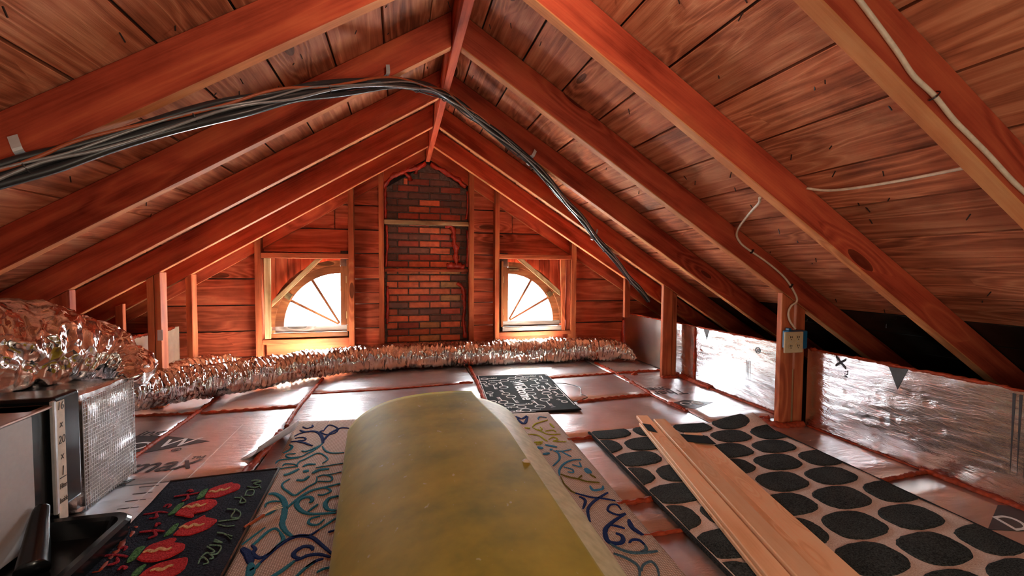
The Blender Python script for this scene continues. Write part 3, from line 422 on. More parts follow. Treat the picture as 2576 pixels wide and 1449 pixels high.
# roof boarding
ceiling = struct('ceiling')
for s in (-1, 1):
    up = V3((s * T, 0, 1)).normalized() * .045
    P = [V3((0, -1.2, DECK)), V3((s * 3.56, -1.2, zd(3.56))), V3((s * 3.56, 4.5, zd(3.56))), V3((0, 4.5, DECK))]
    P = [V3((0, -1.25, DECK + .03)), V3((s * 3.75, -1.25, zd(3.75) + .03)), V3((s * 3.75, 4.62, zd(3.75) + .03)), V3((0, 4.62, DECK + .03))]
    prism('roof_backing', P, V3((0, 0, .03)), M['dark'], ceiling, bev=0)
    edges = [.004] + [.144 + .2425 * k for k in range(17)]
    ed = V3((s, 0, -T)).normalized()
    for i in range(len(edges) - 1):
        cuts = [.12]
        opts = [v + .025 for v in YR.values()]
        for c_ in opts:
            if c_ - cuts[-1] > 1.1 and rnd.random() < .45 and c_ < 4.0: cuts.append(c_)
        cuts.append(4.42)
        g0, g1 = .003 + .002 * rnd.random(), .003 + .003 * rnd.random()
        for a, b in zip(cuts, cuts[1:]):
            o0 = V3((0, a + .002, DECK)) + ed * (edges[i] + g0); o1 = V3((0, a + .002, DECK)) + ed * (edges[i + 1] - g1)
            lift = up.normalized() * (.003 * rnd.random())
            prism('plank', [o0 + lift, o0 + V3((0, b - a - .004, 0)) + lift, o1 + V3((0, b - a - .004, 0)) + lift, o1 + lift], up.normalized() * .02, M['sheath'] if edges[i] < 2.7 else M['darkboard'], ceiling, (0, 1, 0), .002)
    nl = []
    for _ in range(170):
        x = s * rnd.uniform(.05, 2.9); y = rnd.uniform(.6, 4.3)
        if any(v - .01 < y < v + .06 for v in YR.values()): continue
        d = V3((rnd.uniform(-.6, .6), rnd.uniform(-.6, .6), -1)).normalized()
        q = Matrix(frame((0, 0, 0), d, (0, 1, .3)).to_3x3()); L = rnd.uniform(.012, .03)
        nl.append(box_vf(V3((x, y, zd(x) + .004)) + d * L * .5, (L, .003, .003), q))
    o = mesh('nail_tips', *join(nl), M['nail'], ceiling); o['kind'] = 'stuff'; o['label'] = 'dark points of roofing nails sticking through the boards'

# gable wall at the far end
wall = struct('wall_back')
YW = 4.40
rows = [-.03, .130, .365, .598, .835, 1.078, 1.30, 1.528, 1.75, 1.97, 2.16]
xs_at = lambda z: (DECK - .01 - z) / T
def gplank(x0, x1, z0, z1):
    # board clipped under the roof
    pts = []
    def top(x): return min(z1, zd(x) - .005)
    xs = sorted({x0, x1, *[q for s in (-1, 1) for q in (s * xs_at(z1), s * xs_at(z0)) if x0 < q < x1]})
    xs = [x for x in xs if zd(x) - .005 >= z0 + 1e-4 or abs(zd(x) - .005 - z0) < .02]
    if len(xs) < 2: return
    lo = [(x, YW, z0) for x in xs]; hi = [(x, YW, max(top(x), z0 + .0005)) for x in reversed(xs)]
    hi = [p for p in hi if p[2] - z0 > .002]
    if len(hi) < 1: return
    dy = .004 * rnd.random()
    prism('plank', [V3(p) + V3((0, dy, 0)) for p in lo + hi], (0, .02, 0), M['gable'], wall, (1, 0, 0), .002)
for i in range(len(rows) - 1):
    z0, z1 = rows[i] + .005, rows[i + 1] - .005
    xe = min(3.3, xs_at(z0) - .001)
    for s in (-1, 1):
        seg = []
        if z0 > .28 and z1 < 1.10: seg = [(1.44, xe), (.41, .735)]
        else: seg = [(.41, xe)] if xe > .42 else []
        if i in (6,): seg = [(.41, .85), (.855, xe)]
        if z0 > 1.9: seg = []
        for a, b in seg:
            if b - a < .02: continue
            if (a, b) == (.41, .735) and i in (3, 4, 5, 2):
                zz = z0 + (z1 - z0) * (.45 if i != 5 else .56)
                for q0, q1 in ((z0, zz - .002), (zz + .002, z1)): gplank(*( (a, b) if s > 0 else (-b, -a)), q0, q1)
            else: gplank(*((a, b) if s > 0 else (-b, -a)), z0, z1)
YB = 4.474
def back(P): mesh('backing', [(x, YB, z) for x, z in P] + [(x, YB + .02, z) for x, z in P], [list(range(len(P))), list(range(len(P), 2 * len(P)))[::-1]] + [[i, (i + 1) % len(P), len(P) + (i + 1) % len(P), len(P) + i] for i in range(len(P))], M['dark'], wall)
for s in (-1, 1):
    back([(s * 3.65, -.05), (s * 1.42, -.05), (s * 1.42, 1.42), (s * 3.65, .05)])
    back([(s * 1.42, 1.02), (s * .72, 1.02), (s * .72, 1.85), (s * 1.42, 1.42)])
    back([(s * 1.42, -.05), (s * .72, -.05), (s * .72, .31), (s * 1.42, .31)])
back([(-.72, -.05), (.72, -.05), (.72, 1.85), (0, 2.3), (-.72, 1.85)])
# far side walls and the end behind the camera
wf = struct('wall_front')
mesh('boarding', [(-3.7, -1.15, -.05), (3.7, -1.15, -.05), (3.7, -1.15, .1), (0, -1.15, 2.3), (-3.7, -1.15, .1)], [[0, 1, 2, 3, 4]], M['plaster'], wf)

# knee walls faced with foil board
wr = struct('wall_right'); wl = struct('wall_left')
KT = .468
pr = []
for a, b in ((3.44, 4.38), (3.168, 3.42), (2.20, 3.154), (.86, 2.12), (-.2, .85)):
    pr.append(box('panel', (KX, a, .004), (KX + .028, b, KT), M['brown_foil'] if a > 3.4 else M['kneefoil'], wr, (0, 1, 0), .002))
for a, b in ((3.0, 4.38), (1.7, 2.98), (-.2, 1.69)):
    box('panel', (-KX - .028, a, .004), (-KX, b, .425), M['paleface'], wl, (0, 1, 0), .002)
for pts, r in (([(KX, 4.36, KT), (KX, 3.9, KT), (KX, 3.45, KT)], .007), ([(KX, 3.42, KT), (KX, 2.9, KT), (KX, 2.2, KT)], .006), ([(KX, 2.1, KT), (KX, 1.6, KT), (KX, .9, KT)], .008)):
    bead(pts, r, parent=wr, lump=.9)
bead([(KX - .004, 3.161, .46), (KX - .004, 3.161, .25), (KX - .004, 3.161, .02)], .009, parent=wr, lump=.6)
bead([(2.118, 4.375, .39), (2.118, 4.375, .2), (2.118, 4.375, .05)], .022, 'foamred', wr, lump=.4)
bead([(-KX, 4.3, .428), (-KX, 3.7, .43), (-KX, 3.0, .432), (-KX, 2.5, .43)], .012, parent=wl, lump=.9)
label_text('x', .13, (KX - .002, 1.94, .462), (0, 0, -1), (0, -1, 0), M['print'], pr[3], .1)
label_text('™', .05, (KX - .002, 1.905, .395), (0, 0, -1), (0, -1, 0), M['print'], pr[3])
def wtri(name, pts, par): return mesh(name, [(KX - .0015, y, z) for y, z in pts] + [(KX - .0005, y, z) for y, z in pts], [[0, 1, 2], [3, 5, 4], [0, 3, 4, 1], [1, 4, 5, 2], [2, 5, 3, 0]], M['print'], par)
wtri('printed_diamond', [(1.665, .462), (1.576, .462), (1.619, .352)], pr[3]); wtri('printed_diamond', [(3.06, .463), (2.99, .463), (3.02, .378)], pr[2])
label_text('®', .06, (KX - .002, 2.52, .41), (0, 0, -1), (0, -1, 0), M['print'], pr[2])
for k in range(4):
    for q in (0, 1): wtri('printed_line', [(2.60 - .012 * k, .30), (2.597 - .012 * k, .30), (2.5985 - .012 * k, .16)], pr[2]) if q == 0 else None
for k in range(3): wtri('printed_line', [(1.20 - .02 * k, .45), (1.19 - .02 * k, .45), (1.195 - .02 * k, .12)], pr[3])

# quarter-round windows
def arc(cx, cz, r, s, n=18, a0=0, a1=90): return [(cx + s * r * math.cos(math.radians(a0 + (a1 - a0) * i / n)), cz + r * math.sin(math.radians(a0 + (a1 - a0) * i / n))) for i in range(n + 1)]
def ring(name, cx, cz, r0, r1, s, y0, y1, m, parent, a0=0, a1=90):
    A, B = arc(cx, cz, r0, s, 18, a0, a1), arc(cx, cz, r1, s, 18, a0, a1); n = len(A)
    V = [(x, y, z) for y in (y0, y1) for L in (A, B) for x, z in L]; F = []
    for i in range(n - 1):
        F += [[i, i + 1, n + i + 1, n + i], [2 * n + i, 3 * n + i, 3 * n + i + 1, 2 * n + i + 1], [i, 2 * n + i, 2 * n + i + 1, i + 1], [n + i, n + i + 1, 3 * n + i + 1, 3 * n + i]]
    F += [[0, n, 3 * n, 2 * n], [n - 1, 3 * n - 1, 4 * n - 1, 2 * n - 1]]
    return mesh(name, V, F, m, parent, Matrix.Translation((cx, y0, cz)))
for wi, s in ((1, -1), (2, 1)):
    w = struct('window_%d' % wi, (s * 1.05, 4.36, .4)); cx, cz = s * .803, .405
    ring('casing', cx, cz, .556, .605, s, 4.335, 4.375, M['sash'], w); ring('sash', cx, cz, .483, .557, s, 4.352, 4.368, M['sash'], w)
    X = lambda a, b: (min(s * a, s * b), max(s * a, s * b))
    a, b = X(.748, .803); box('sash_stile', (a, 4.351, .406), (b, 4.368, .955), M['sash'], w, (0, 0, 1))
    a, b = X(.748, 1.36); box('sash_rail', (a, 4.352, .347), (b, 4.368, .405), M['sashgrey'], w, (1, 0, 0))
    a, b = X(.738, 1.40); box('window_sill', (a, 4.325, .305), (b, 4.40, .345), M['sash'] if s < 0 else M['sashgrey'], w, (1, 0, 0))
    a, b = X(.726, .747); box('jamb', (a, 4.335, .346), (b, 4.40, 1.015), M['sash'], w, (0, 0, 1))
    for ang in (29, 60):
        d = V3((s * math.cos(math.radians(ang)), 0, math.sin(math.radians(ang)))); nrm = V3((-d.z, 0, d.x))
        p = V3((cx, 4.355, cz)); prism('muntin', [p + nrm * .010 + d * .02, p + nrm * .0125 + d * .49, p - nrm * .0125 + d * .49, p - nrm * .010 + d * .02], (0, .006, 0), M['sash'], w, d, 0)
    for a0, a1 in ((0, 29), (29, 60), (60, 90)):
        A = arc(cx, cz, .49, s, 6, a0, a1); V = [(cx, 4.362, cz)] + [(x, 4.362, z) for x, z in A]
        V += [(x, 4.366, z) for x, y, z in V]; k = len(V) // 2
        mesh('pane', V, [list(range(k)), list(range(k, 2 * k))[::-1]] + [[i, (i + 1) % k, k + (i + 1) % k, k + i] for i in range(k)], M['glass'], w)
    hp = V3((cx + s * .52 * math.cos(math.radians(32)), 4.347, cz + .52 * math.sin(math.radians(32))))
    r_ = Matrix.Rotation(-s * math.radians(32), 3, 'Y')
    mesh('latch', *join([box_vf(hp, (.05, .012, .055), r_), box_vf(hp + V3((s * .03, -.008, .012)), (.07, .01, .014), r_)]), M['brass'], w)
    for z in (.50, .83): mesh('hinge', *box_vf((s * .748, 4.348, z), (.012, .012, .065)), M['brass'], w)
    if s > 0: mesh('hinge', *join([box_vf((.86, 4.346, .955), (.10, .01, .012)), box_vf((.86, 4.346, .93), (.10, .01, .012))]), M['brass'], w)
    A = arc(cx, cz, .553, s, 18); P = [(x, 4.428, z) for x, z in A] + [(s * .70, 4.428, cz + .553), (s * .70, 4.428, 1.10), (s * 1.47, 4.428, 1.10), (s * 1.47, 4.428, .28), (s * 1.30, 4.428, .28), (s * 1.356, 4.428, cz)]
    prism('corner_backing', P, (0, .012, 0), M['dark'], wall, (1, 0, 0), 0)
    for x0_, x1_, z0_, z1_ in ((.69, .806, .955, 1.10), (.69, .752, .28, .96)):
        a, b = X(x0_, x1_); box('corner_backing', (a, 4.40, z0_), (b, 4.43, z1_), M['dark'], wall, bev=0)
    # upright boards closing the corner outside the arch
    xs = [1.44, 1.36, 1.26, 1.15, 1.02, .88, .735]
    for q in range(6):
        xa, xb = xs[q + 1] + .002, xs[q] - .002
        lo = lambda x: cz + math.sqrt(max(.595 ** 2 - (x - abs(cx)) ** 2, 0)) if abs(x - abs(cx)) < .595 else .31
        n = 5; pts = [(s * (xa + (xb - xa) * i / n), 4.405, lo(xa + (xb - xa) * i / n)) for i in range(n + 1)]
        pts += [(s * xb, 4.405, 1.075), (s * xa, 4.405, 1.075)]
        prism('plank', pts, (0, .018, 0), M['gable'], wall, (0, 0, 1), 0)
# ================================================================ timber frame
order = 'ABCDE'
nth = {'0': 'nearest', 'A': 'second', 'B': 'third', 'C': 'fourth', 'D': 'fifth', 'E': 'sixth'}
desc = {('A', -1): 'wide red rafter left of the ridge, nearest one, across the upper left', ('B', -1): 'left rafter carrying a metal cable strap near the ridge',
        ('C', -1): 'left rafter behind the cable bundle, third counted from the gable wall', ('D', -1): 'left rafter resting on the tall post beside the gable, second from the gable wall frame',
        ('E', -1): 'left rafter just in front of the gable wall rafter, over the left window', ('F', -1): 'rafter lying against the gable wall boards left of the chimney',
        ('0', 1): 'rafter at upper right with a white cable stapled along its face', ('A', 1): 'broad bright red rafter right of the ridge, next to the white-cabled one',
        ('B', 1): 'right rafter resting on the post with the electrical outlet', ('C', 1): 'right rafter crossed by the cable bundle halfway down, no post under it',
        ('D', 1): 'right rafter resting on the narrow post at the knee wall', ('E', 1): 'right rafter just in front of the gable wall, over the right window', ('F', 1): 'rafter lying against the gable wall boards right of the chimney'}
for (c_, s), lab in desc.items():
    y = YR[c_]; th = .05 if c_ != 'F' else .022
    xa, xb = .0215, 3.30
    poly = [(s * xa, y, zr(xa)), (s * xb, y, zr(xb)), (s * xb, y, zd(xb) - .002), (s * xa, y, zd(xa) - .002)]
    o = tag(prism('rafter', poly, (0, th, 0), M['rafter'], None, (s, 0, -T), .003), lab, 'rafter', 'roof rafters')
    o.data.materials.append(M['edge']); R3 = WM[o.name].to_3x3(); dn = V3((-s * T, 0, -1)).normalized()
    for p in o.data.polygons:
        if (R3 @ p.normal).dot(dn) > .95: p.material_index = 1      # lower edge, light on the underside painted in as paler, yellower wood
tag(box('ridge_board', (-.02, -.9, 1.972), (.02, 4.395, DECK - .02), M['rafter'], None, (0, 1, 0), .002), 'long ridge board running along the peak of the roof', 'beam')

def stud(name, x0, x1, y0, y1, z0, ztop, lab, grp, m='stud', cat='stud'):
    """upright cut to the slope of the roof line ZTOP(x)"""
    poly = [(x0, y0, z0), (x1, y0, z0), (x1, y0, ztop(x1)), (x0, y0, ztop(x0))]
    o = prism(name, poly, (0, y1 - y0, 0), M[m], None, (0, 0, 1), .0025)
    return tag(o, lab, cat, grp)
def gstud(x0, x1, lab):
    V = []; F = []
    a = lambda x: zr(x) - .004; b = lambda x: zd(x) - .02
    # lower part reaches the boards, upper part laps the face of the gable rafter
    P = [[(x0, 4.30, 0), (x1, 4.30, 0), (x1, 4.30, b(x1)), (x0, 4.30, b(x0))], [(x0, 4.374, 0), (x1, 4.374, 0), (x1, 4.374, b(x1)), (x0, 4.374, b(x0))]]
    V = P[0] + P[1]; F = [[0, 1, 2, 3], [7, 6, 5, 4], [0, 4, 5, 1], [1, 5, 6, 2], [2, 6, 7, 3], [3, 7, 4, 0]]
    q = [(x0, 4.374, 0), (x1, 4.374, 0), (x1, 4.374, a(x1)), (x0, 4.374, a(x0)), (x0, 4.398, 0), (x1, 4.398, 0), (x1, 4.398, a(x1)), (x0, 4.398, a(x0))]
    V += q; F += [[8 + i for i in f] for f in [[4, 7, 6, 5], [0, 4, 5, 1], [1, 5, 6, 2], [2, 6, 7, 3], [3, 7, 4, 0]]]
    o = mesh('wall_stud', V, F, M['stud'], None, frame((x0, 4.3, 0), (0, 0, 1), (0, 1, 0)))
    return tag(o, lab, 'stud', 'gable wall studs')
gstud(-1.502, -1.454, 'upright stud on the outer side of the left window')
gstud(-.725, -.679, 'upright stud between the left window and the bare boards')
gstud(-.457, -.412, 'upright stud against the left edge of the brick chimney')
gstud(.395, .441, 'upright stud against the right edge of the brick chimney')
gstud(.654, .698, 'upright stud on the inner side of the right window')
gstud(1.472, 1.523, 'upright stud on the outer side of the right window')
def piece(name, a, b, m, lab, cat, grp=None, x=None): return tag(box(name, a, b, M[m], None, x), lab, cat, grp)
piece('window_header', (-1.453, 4.305, 1.022), (-.726, 4.398, 1.068), 'stud', 'flat timber header above the left window', 'header', 'window headers')
piece('window_header', (.699, 4.305, 1.040), (1.471, 4.398, 1.085), 'stud', 'flat timber header above the right window', 'header', 'window headers')
piece('sill_plate', (-1.453, 4.305, .250), (-.726, 4.398, .292), 'stud', 'pale timber sill under the left window', 'sill', 'window sill timbers')
piece('sill_plate', (.699, 4.305, .258), (1.471, 4.398, .298), 'stud', 'red timber sill under the right window', 'sill', 'window sill timbers')
piece('sill_board', (-1.43, 4.345, .0), (-.726, 4.39, .247), 'stud', 'broad board below the sill of the left window', 'board', None, (1, 0, 0))
piece('sill_board', (.699, 4.345, .0), (1.40, 4.39, .255), 'gable', 'broad board below the sill of the right window', 'board', None, (1, 0, 0))
piece('cripple_stud', (1.42, 4.33, .30), (1.47, 4.398, 1.038), 'gable', 'doubled inner stud at the outer side of the right window', 'stud')
tag(prism('weathered_post', [(-1.435, 4.315, .30), (-1.385, 4.315, .30), (-1.378, 4.315, 1.020), (-1.435, 4.315, 1.020)], (0, .018, 0), M['oldwood'], None, (0, 0, 1)), 'pale weathered upright board beside the left window arch', 'board')
tag(prism('weathered_post', [(1.372, 4.315, .30), (1.408, 4.315, .30), (1.408, 4.315, 1.038), (1.352, 4.315, 1.038)], (0, .018, 0), M['stud'], None, (0, 0, 1)), 'narrow upright board beside the right window arch', 'board')
tag(prism('diagonal_brace', [(-1.376, 4.318, .64), (-1.01, 4.318, 1.020), (-.95, 4.318, 1.020), (-1.376, 4.318, .585)], (0, .02, 0), M['oldwood'], None, (.4, 0, .38)), 'pale slanted brace across the corner of the left window', 'brace', 'window corner braces')
tag(prism('diagonal_brace', [(1.355, 4.318, .715), (.955, 4.318, 1.038), (.885, 4.318, 1.038), (1.355, 4.318, .66)], (0, .02, 0), M['oldwood'], None, (.4, 0, -.38)), 'slanted brace across the corner of the right window', 'brace', 'window corner braces')

zb = lambda x: zr(x) - .002
def post(y, xs, lab, grp='knee wall posts', z0=0., cat='post', depth=.038, shim=False):
    t = thing('knee_wall_post', (xs[0][0], y, z0), lab, cat, grp)
    for i, (a, b) in enumerate(xs):
        prism('post_board', [(a, y + .002, z0), (b, y + .002, z0), (b, y + .002, zb(b)), (a, y + .002, zb(a))], (0, depth + .01 * i, 0), M['stud'], t, (0, 0, 1), .003)
    if shim:
        prism('pale_shim', [(2.036, y + .006, z0), (2.050, y + .006, z0), (2.044, y + .006, .34), (2.037, y + .006, .34)], (0, .03, 0), M['oldwood'], t, (0, 0, 1), 0)
    return t
post(YR['B'], [(1.944, 2.034), (2.052, 2.117)], 'knee wall post of two boards carrying the electrical outlet', shim=True)
post(YR['D'], [(1.941, 2.031), (2.036, 2.075)], 'slim knee wall post between outlet post and right gable corner')
post(YR['E'], [(1.863, 1.923)], 'short stub post under the rafter above the right gable corner', z0=.47)
t = thing('knee_wall_post', (-1.8, YR['D'], 0), 'tall doubled post in front of the left gable corner, bright on one edge', 'post', 'knee wall posts')
for a, b, q in ((-1.864, -1.826, .06), (-1.822, -1.788, .089)): prism('post_board', [(a, YR['D'] + .002, 0), (b, YR['D'] + .002, 0), (b, YR['D'] + .002, zb(b)), (a, YR['D'] + .002, zb(a))], (0, q, 0), M['stud'], t, (0, 0, 1), .003)
t = thing('knee_wall_post', (-1.85, YR['E'], 0), 'shorter post left of the left window, behind the foil duct', 'post', 'knee wall posts')
prism('post_board', [(-1.864, YR['E'] + .002, 0), (-1.822, YR['E'] + .002, 0), (-1.822, YR['E'] + .002, zb(1.822)), (-1.864, YR['E'] + .002, zb(1.864))], (0, .089, 0), M['stud'], t, (0, 0, 1), .003)
t = thing('knee_wall_post', (-2.05, YR['C'], 0), 'shaded post under the rafter behind the big foil duct elbow', 'post', 'knee wall posts')
prism('post_board', [(-2.10, YR['C'] + .002, 0), (-1.93, YR['C'] + .002, 0), (-1.93, YR['C'] + .002, zb(1.93)), (-2.10, YR['C'] + .002, zb(2.10))], (0, .05, 0), M['gable'], t, (0, 0, 1), .003)
t = thing('knee_wall_post', (-2.15, 3.62, .43), 'small stub of timber above the left foil knee wall', 'post', 'knee wall posts')
prism('post_board', [(-2.17, 3.60, .435), (-2.125, 3.60, .435), (-2.125, 3.60, .68), (-2.17, 3.60, .66)], (0, .04, 0), M['stud'], t, (0, 0, 1), .003)

# ---------------------------------------------------------------- chimney
ch = thing('chimney', (0, 4.42, 0), 'red brick chimney between the two windows, rising to the roof peak', 'chimney')
mesh('mortar_core', *join([box_vf((-.007, 4.44, .66), (.80, .05, 1.34))]), M['mortar'], ch)
prism('mortar_cap', [(-.407, 4.415, 1.33), (.393, 4.415, 1.33), (.393, 4.415, 1.72), (0, 4.415, 1.955), (-.407, 4.415, 1.70)], (0, .05, 0), M['mortar'], ch, bev=0)
course, bl = .0665, .204
bme = {}
def brick_obj(x0, x1, z0, kind, dy):
    key = (round(x1 - x0, 3), kind)
    if key not in bme:
        V, F = box_vf((0, 0, 0), (x1 - x0, .03, .055)); me = bpy.data.meshes.new('brick'); me.from_pydata(V, [], F)
        bm = bmesh.new(); bm.from_mesh(me); bmesh.ops.recalc_face_normals(bm, faces=bm.faces); bmesh.ops.bevel(bm, geom=bm.edges[:], offset=.004, segments=1, affect='EDGES'); bm.to_mesh(me); bm.free()
        me.materials.append(M[kind]); bme[key] = me
    link(bpy.data.objects.new('brick', bme[key]), ch, Matrix.Translation(((x0 + x1) / 2, 4.420 + dy, z0 + .0275)))
for i in range(29):
    z = .02 + i * course
    lim = .385
    off = (i % 2) * bl / 2
    x = -.39 - off
    hi = (1.955 - z - .06) / .64 if z > 1.62 else 9
    while x < lim:
        a, b = max(x + .005, -.39), min(x + bl - .005, lim)
        a, b = max(a, -hi), min(b, hi)
        if b - a > .035:
            c0 = (a + b) / 2; edge = abs(c0) > .27
            q = rnd.random()
            if z < 1.0: kind = ('brick3' if q < .6 else 'brick2') if edge and c0 > 0 else ('brick1' if q < .55 else 'brick4' if q < .68 else 'brick2' if q < .88 else 'brick3')
            elif z < 1.42: kind = 'brick3' if edge else ('brick1' if q < .25 else 'brick2' if q < .75 else 'brick3')
            else: kind = 'brick3' if edge or z > 1.76 else ('brick1' if q < .38 else 'brick2' if q < .72 else 'brick3')
            brick_obj(a, b, z, kind, -.006 + .006 * rnd.random())
        x += bl
for k, P in enumerate(CHIMFOAM):
    r = (.024, .024, .014, .012, .014, .012, .013, .017, .026, .034, .016, .013)[k]
    bead([(x, 4.385, z) for x, z in P], r, 'foamred', ch, 'foam_drip', lump=.6)
piece('batten', (-.410, 4.345, 1.358), (.394, 4.398, 1.398), 'oldwood', 'upper cross batten in front of the brick chimney', 'batten', 'chimney battens')
piece('batten', (-.410, 4.345, .905), (.394, 4.398, .932), 'gable', 'lower cross batten in front of the brick chimney', 'batten', 'chimney battens')

# ================================================================ ducts
def crinkle(rib, amp, fq=9.):
    def f(p, t, a):
        return amp * (noise.noise(p * fq) * 1.0 + .7 * noise.noise(p * fq * 2.6) + .35 * noise.noise(p * fq * 7)) + rib * math.sin(t * f.L + 1.2 * math.sin(a) + 1.5 * noise.noise(p * 3))
    return f
def duct(name, P, r, lab, parent=None, seg=44, step=.011, rib=.005, pitch=.035, amp=.012, sx=1., sz=1., m='ductfoil'):
    P = spline(P, 24); out = [P[0]]; L = 0; acc = 0
    tot = sum((b - a).length for a, b in zip(P, P[1:])); n = int(tot / step)
    # resample evenly
    cum = [0]
    for a, b in zip(P, P[1:]): cum.append(cum[-1] + (b - a).length)
    res = []; j = 0
    for i in range(n + 1):
        d = tot * i / n
        while j < len(cum) - 2 and cum[j + 1] < d: j += 1
        u = (d - cum[j]) / max(cum[j + 1] - cum[j], 1e-9); res.append(P[j].lerp(P[j + 1], min(u, 1)))
    f = crinkle(rib, amp); f.L = tot / pitch * 2 * math.pi
    V, F = tube_vf(res, r, seg, f, sx, sz)
    V = [V3((v[0], v[1], max(v[2], .004))) for v in V]
    o = mesh(name, V, F, M[m], parent, Matrix.Translation(P[0]), True)
    return tag(o, lab, 'duct') if lab else o
prof = lambda pts: (lambda t: next(a[1] + (b[1] - a[1]) * (lambda q: q * q * (3 - 2 * q))((t - a[0]) / (b[0] - a[0])) for a, b in zip(pts, pts[1:]) if t <= b[0] + 1e-9))
duct('flex_duct', [(-1.86, 2.36, .26), (-1.88, 2.75, .23), (-1.78, 3.10, .19), (-1.55, 3.45, .15), (-1.28, 3.74, .13), (-.90, 4.03, .125), (-.3, 4.17, .125), (.4, 4.175, .125), (1.1, 4.16, .125), (1.6, 4.14, .125), (1.86, 4.09, .115), (1.99, 4.02, .075), (2.04, 3.98, .03)],
     prof([(0, .11), (.2, .116), (.86, .120), (.94, .115), (.975, .085), (1, .03)]), 'long crinkled silver flexible duct lying along the gable wall', rib=.006, pitch=.04, amp=.014, sx=.86, m='pleatfoil')
duct('branch', [(-1.52, 4.10, .10), (-1.70, 3.98, .13), (-1.85, 3.78, .13), (-1.97, 3.62, .10)], prof([(0, .07), (.25, .11), (.8, .11), (1, .09)]), None, bpy.data.objects['flex_duct'], rib=.004, amp=.012)
duct('duct_elbow', [(-2.02, 1.72, .62), (-1.92, 1.98, .61), (-1.80, 2.22, .595), (-1.66, 2.40, .545), (-1.545, 2.45, .49), (-1.47, 2.40, .455), (-1.44, 2.30, .435)], prof([(0, .205), (.35, .215), (.55, .195), (.72, .15), (.86, .095), (1, .05)]), 'large bulging silver duct elbow above the air handler at left edge', rib=.004, pitch=.075, amp=.016, seg=64)
piece('hanger_strap', (-1.785, 3.30, .46), (-1.755, 3.303, .53), 'metal', 'scrap of silver strap hanging on the tall left post', 'strap')

# ---------------------------------------------------------------- air handler in its pan
ah = thing('air_handler', (-1.7, 1.2, .03), 'grey air handler cabinet with black flange and taped filter slot', 'air handler')
box('cabinet', (-2.03, .27, .03), (-1.42, 1.745, .452), M['cabinet'], ah, bev=.004)
box('cabinet_top', (-2.04, .26, .453), (-1.412, 1.83, .462), M['cabinettop'], ah, bev=.002)
box('filter_rack', (-2.03, 1.747, .085), (-1.43, 1.825, .462), M['black'], ah, bev=.004)
bevel(box('filter_flange', (-2.03, 1.826, .085), (-1.415, 1.955, .485), M['black'], ah, bev=0), .012, 3)
box('tape_edge', (-1.422, 1.815, .08), (-1.408, 1.830, .475), M['metal'], ah, bev=.003)
fs = box('filter_tape', (-1.4155, 1.832, .045), (-1.4125, 1.872, .468), M['masking'], ah, (0, 0, 1), 0)
for s_, z, q in (('16', .437, .04), ('x', .375, .036), ('20', .318, .04), ('x', .262, .036), ('1', .205, .046), ('Filter', .160, .026), ('Inside', .110, .026)):
    label_text(s_, q, (-1.4118, 1.853, z), (0, 1, 0), (0, 0, 1), M['ink'], fs, .15, 'handwriting', align='CENTER', xs=.62 if len(s_) > 2 else .8)
box('underline', (-1.4122, 1.838, .196), (-1.4112, 1.868, .199), M['ink'], fs, bev=0)
# foil-wrapped plenum, slightly crumpled
bm = bmesh.new(); bmesh.ops.create_cube(bm, size=1); 
for v in bm.verts: v.co = V3((-1.735 + v.co.x * .63, 2.135 + v.co.y * .35, .225 + v.co.z * .44))
bmesh.ops.bevel(bm, geom=bm.edges[:], offset=.02, segments=2, affect='EDGES'); bmesh.ops.subdivide_edges(bm, edges=bm.edges[:], cuts=9, use_grid_fill=True)
for v in bm.verts: v.co += V3((noise.noise(v.co * 14), noise.noise(v.co * 14 + V3((7, 0, 0))), noise.noise(v.co * 14 + V3((0, 9, 0))))) * .006
me = bpy.data.meshes.new('plenum_wrap'); bm.to_mesh(me); bm.free(); me.materials.append(M['boxfoil'])
for p in me.polygons: p.use_smooth = True
pw = link(bpy.data.objects.new('plenum_wrap', me), ah)
# scrim thread of the wrap
sc_ = []
for k in range(26): sc_.append(box_vf((-1.418, 1.97 + k * .013, .225), (.003, .0012, .42)))
for k in range(28): sc_.append(box_vf((-1.418, 2.135, .03 + k * .0148), (.003, .33, .0012)))
o = mesh('scrim_thread', *join(sc_), M['metal'], ah); o['kind'] = 'stuff'
# pan
def rrect(x0, y0, x1, y1, r, n=6):
    out = []
    for cx, cy, a in ((x1 - r, y1 - r, 0), (x0 + r, y1 - r, 90), (x0 + r, y0 + r, 180), (x1 - r, y0 + r, 270)):
        out += [(cx + r * math.cos(math.radians(a + 90 * i / n)), cy + r * math.sin(math.radians(a + 90 * i / n))) for i in range(n + 1)]
    return out
rings = [(rrect(-2.095, .2, -1.175, 1.80, .06), .005), (rrect(-2.095, .2, -1.165, 1.81, .065), .066), (rrect(-2.09, .21, -1.175, 1.80, .06), .076), (rrect(-2.075, .23, -1.195, 1.78, .05), .074), (rrect(-2.07, .235, -1.20, 1.775, .05), .062), (rrect(-2.065, .24, -1.215, 1.76, .045), .016)]
n = len(rings[0][0]); V = [(x, y, z) for R, z in rings for x, y in R]; F = []
for k in range(len(rings) - 1):
    for i in range(n): F.append([k * n + i, k * n + (i + 1) % n, (k + 1) * n + (i + 1) % n, (k + 1) * n + i])
F.append([(len(rings) - 1) * n + i for i in range(n)])
dp = thing('drain_pan', (-1.6, 1.0, .004), 'black plastic drain pan under the air handler, rounded corner beside pepper towel', 'pan')
mesh('tray', V, F, M['black'], dp, Matrix.Translation((-1.6, 1.0, .004)), False)
(tube('drain_boot', [(-1.40, 1.74, .15), (-1.385, 1.70, .115), (-1.355, 1.64, .075), (-1.32, 1.57, .036)], lambda t: .018 + .022 * t, M['black'], dp, 14))
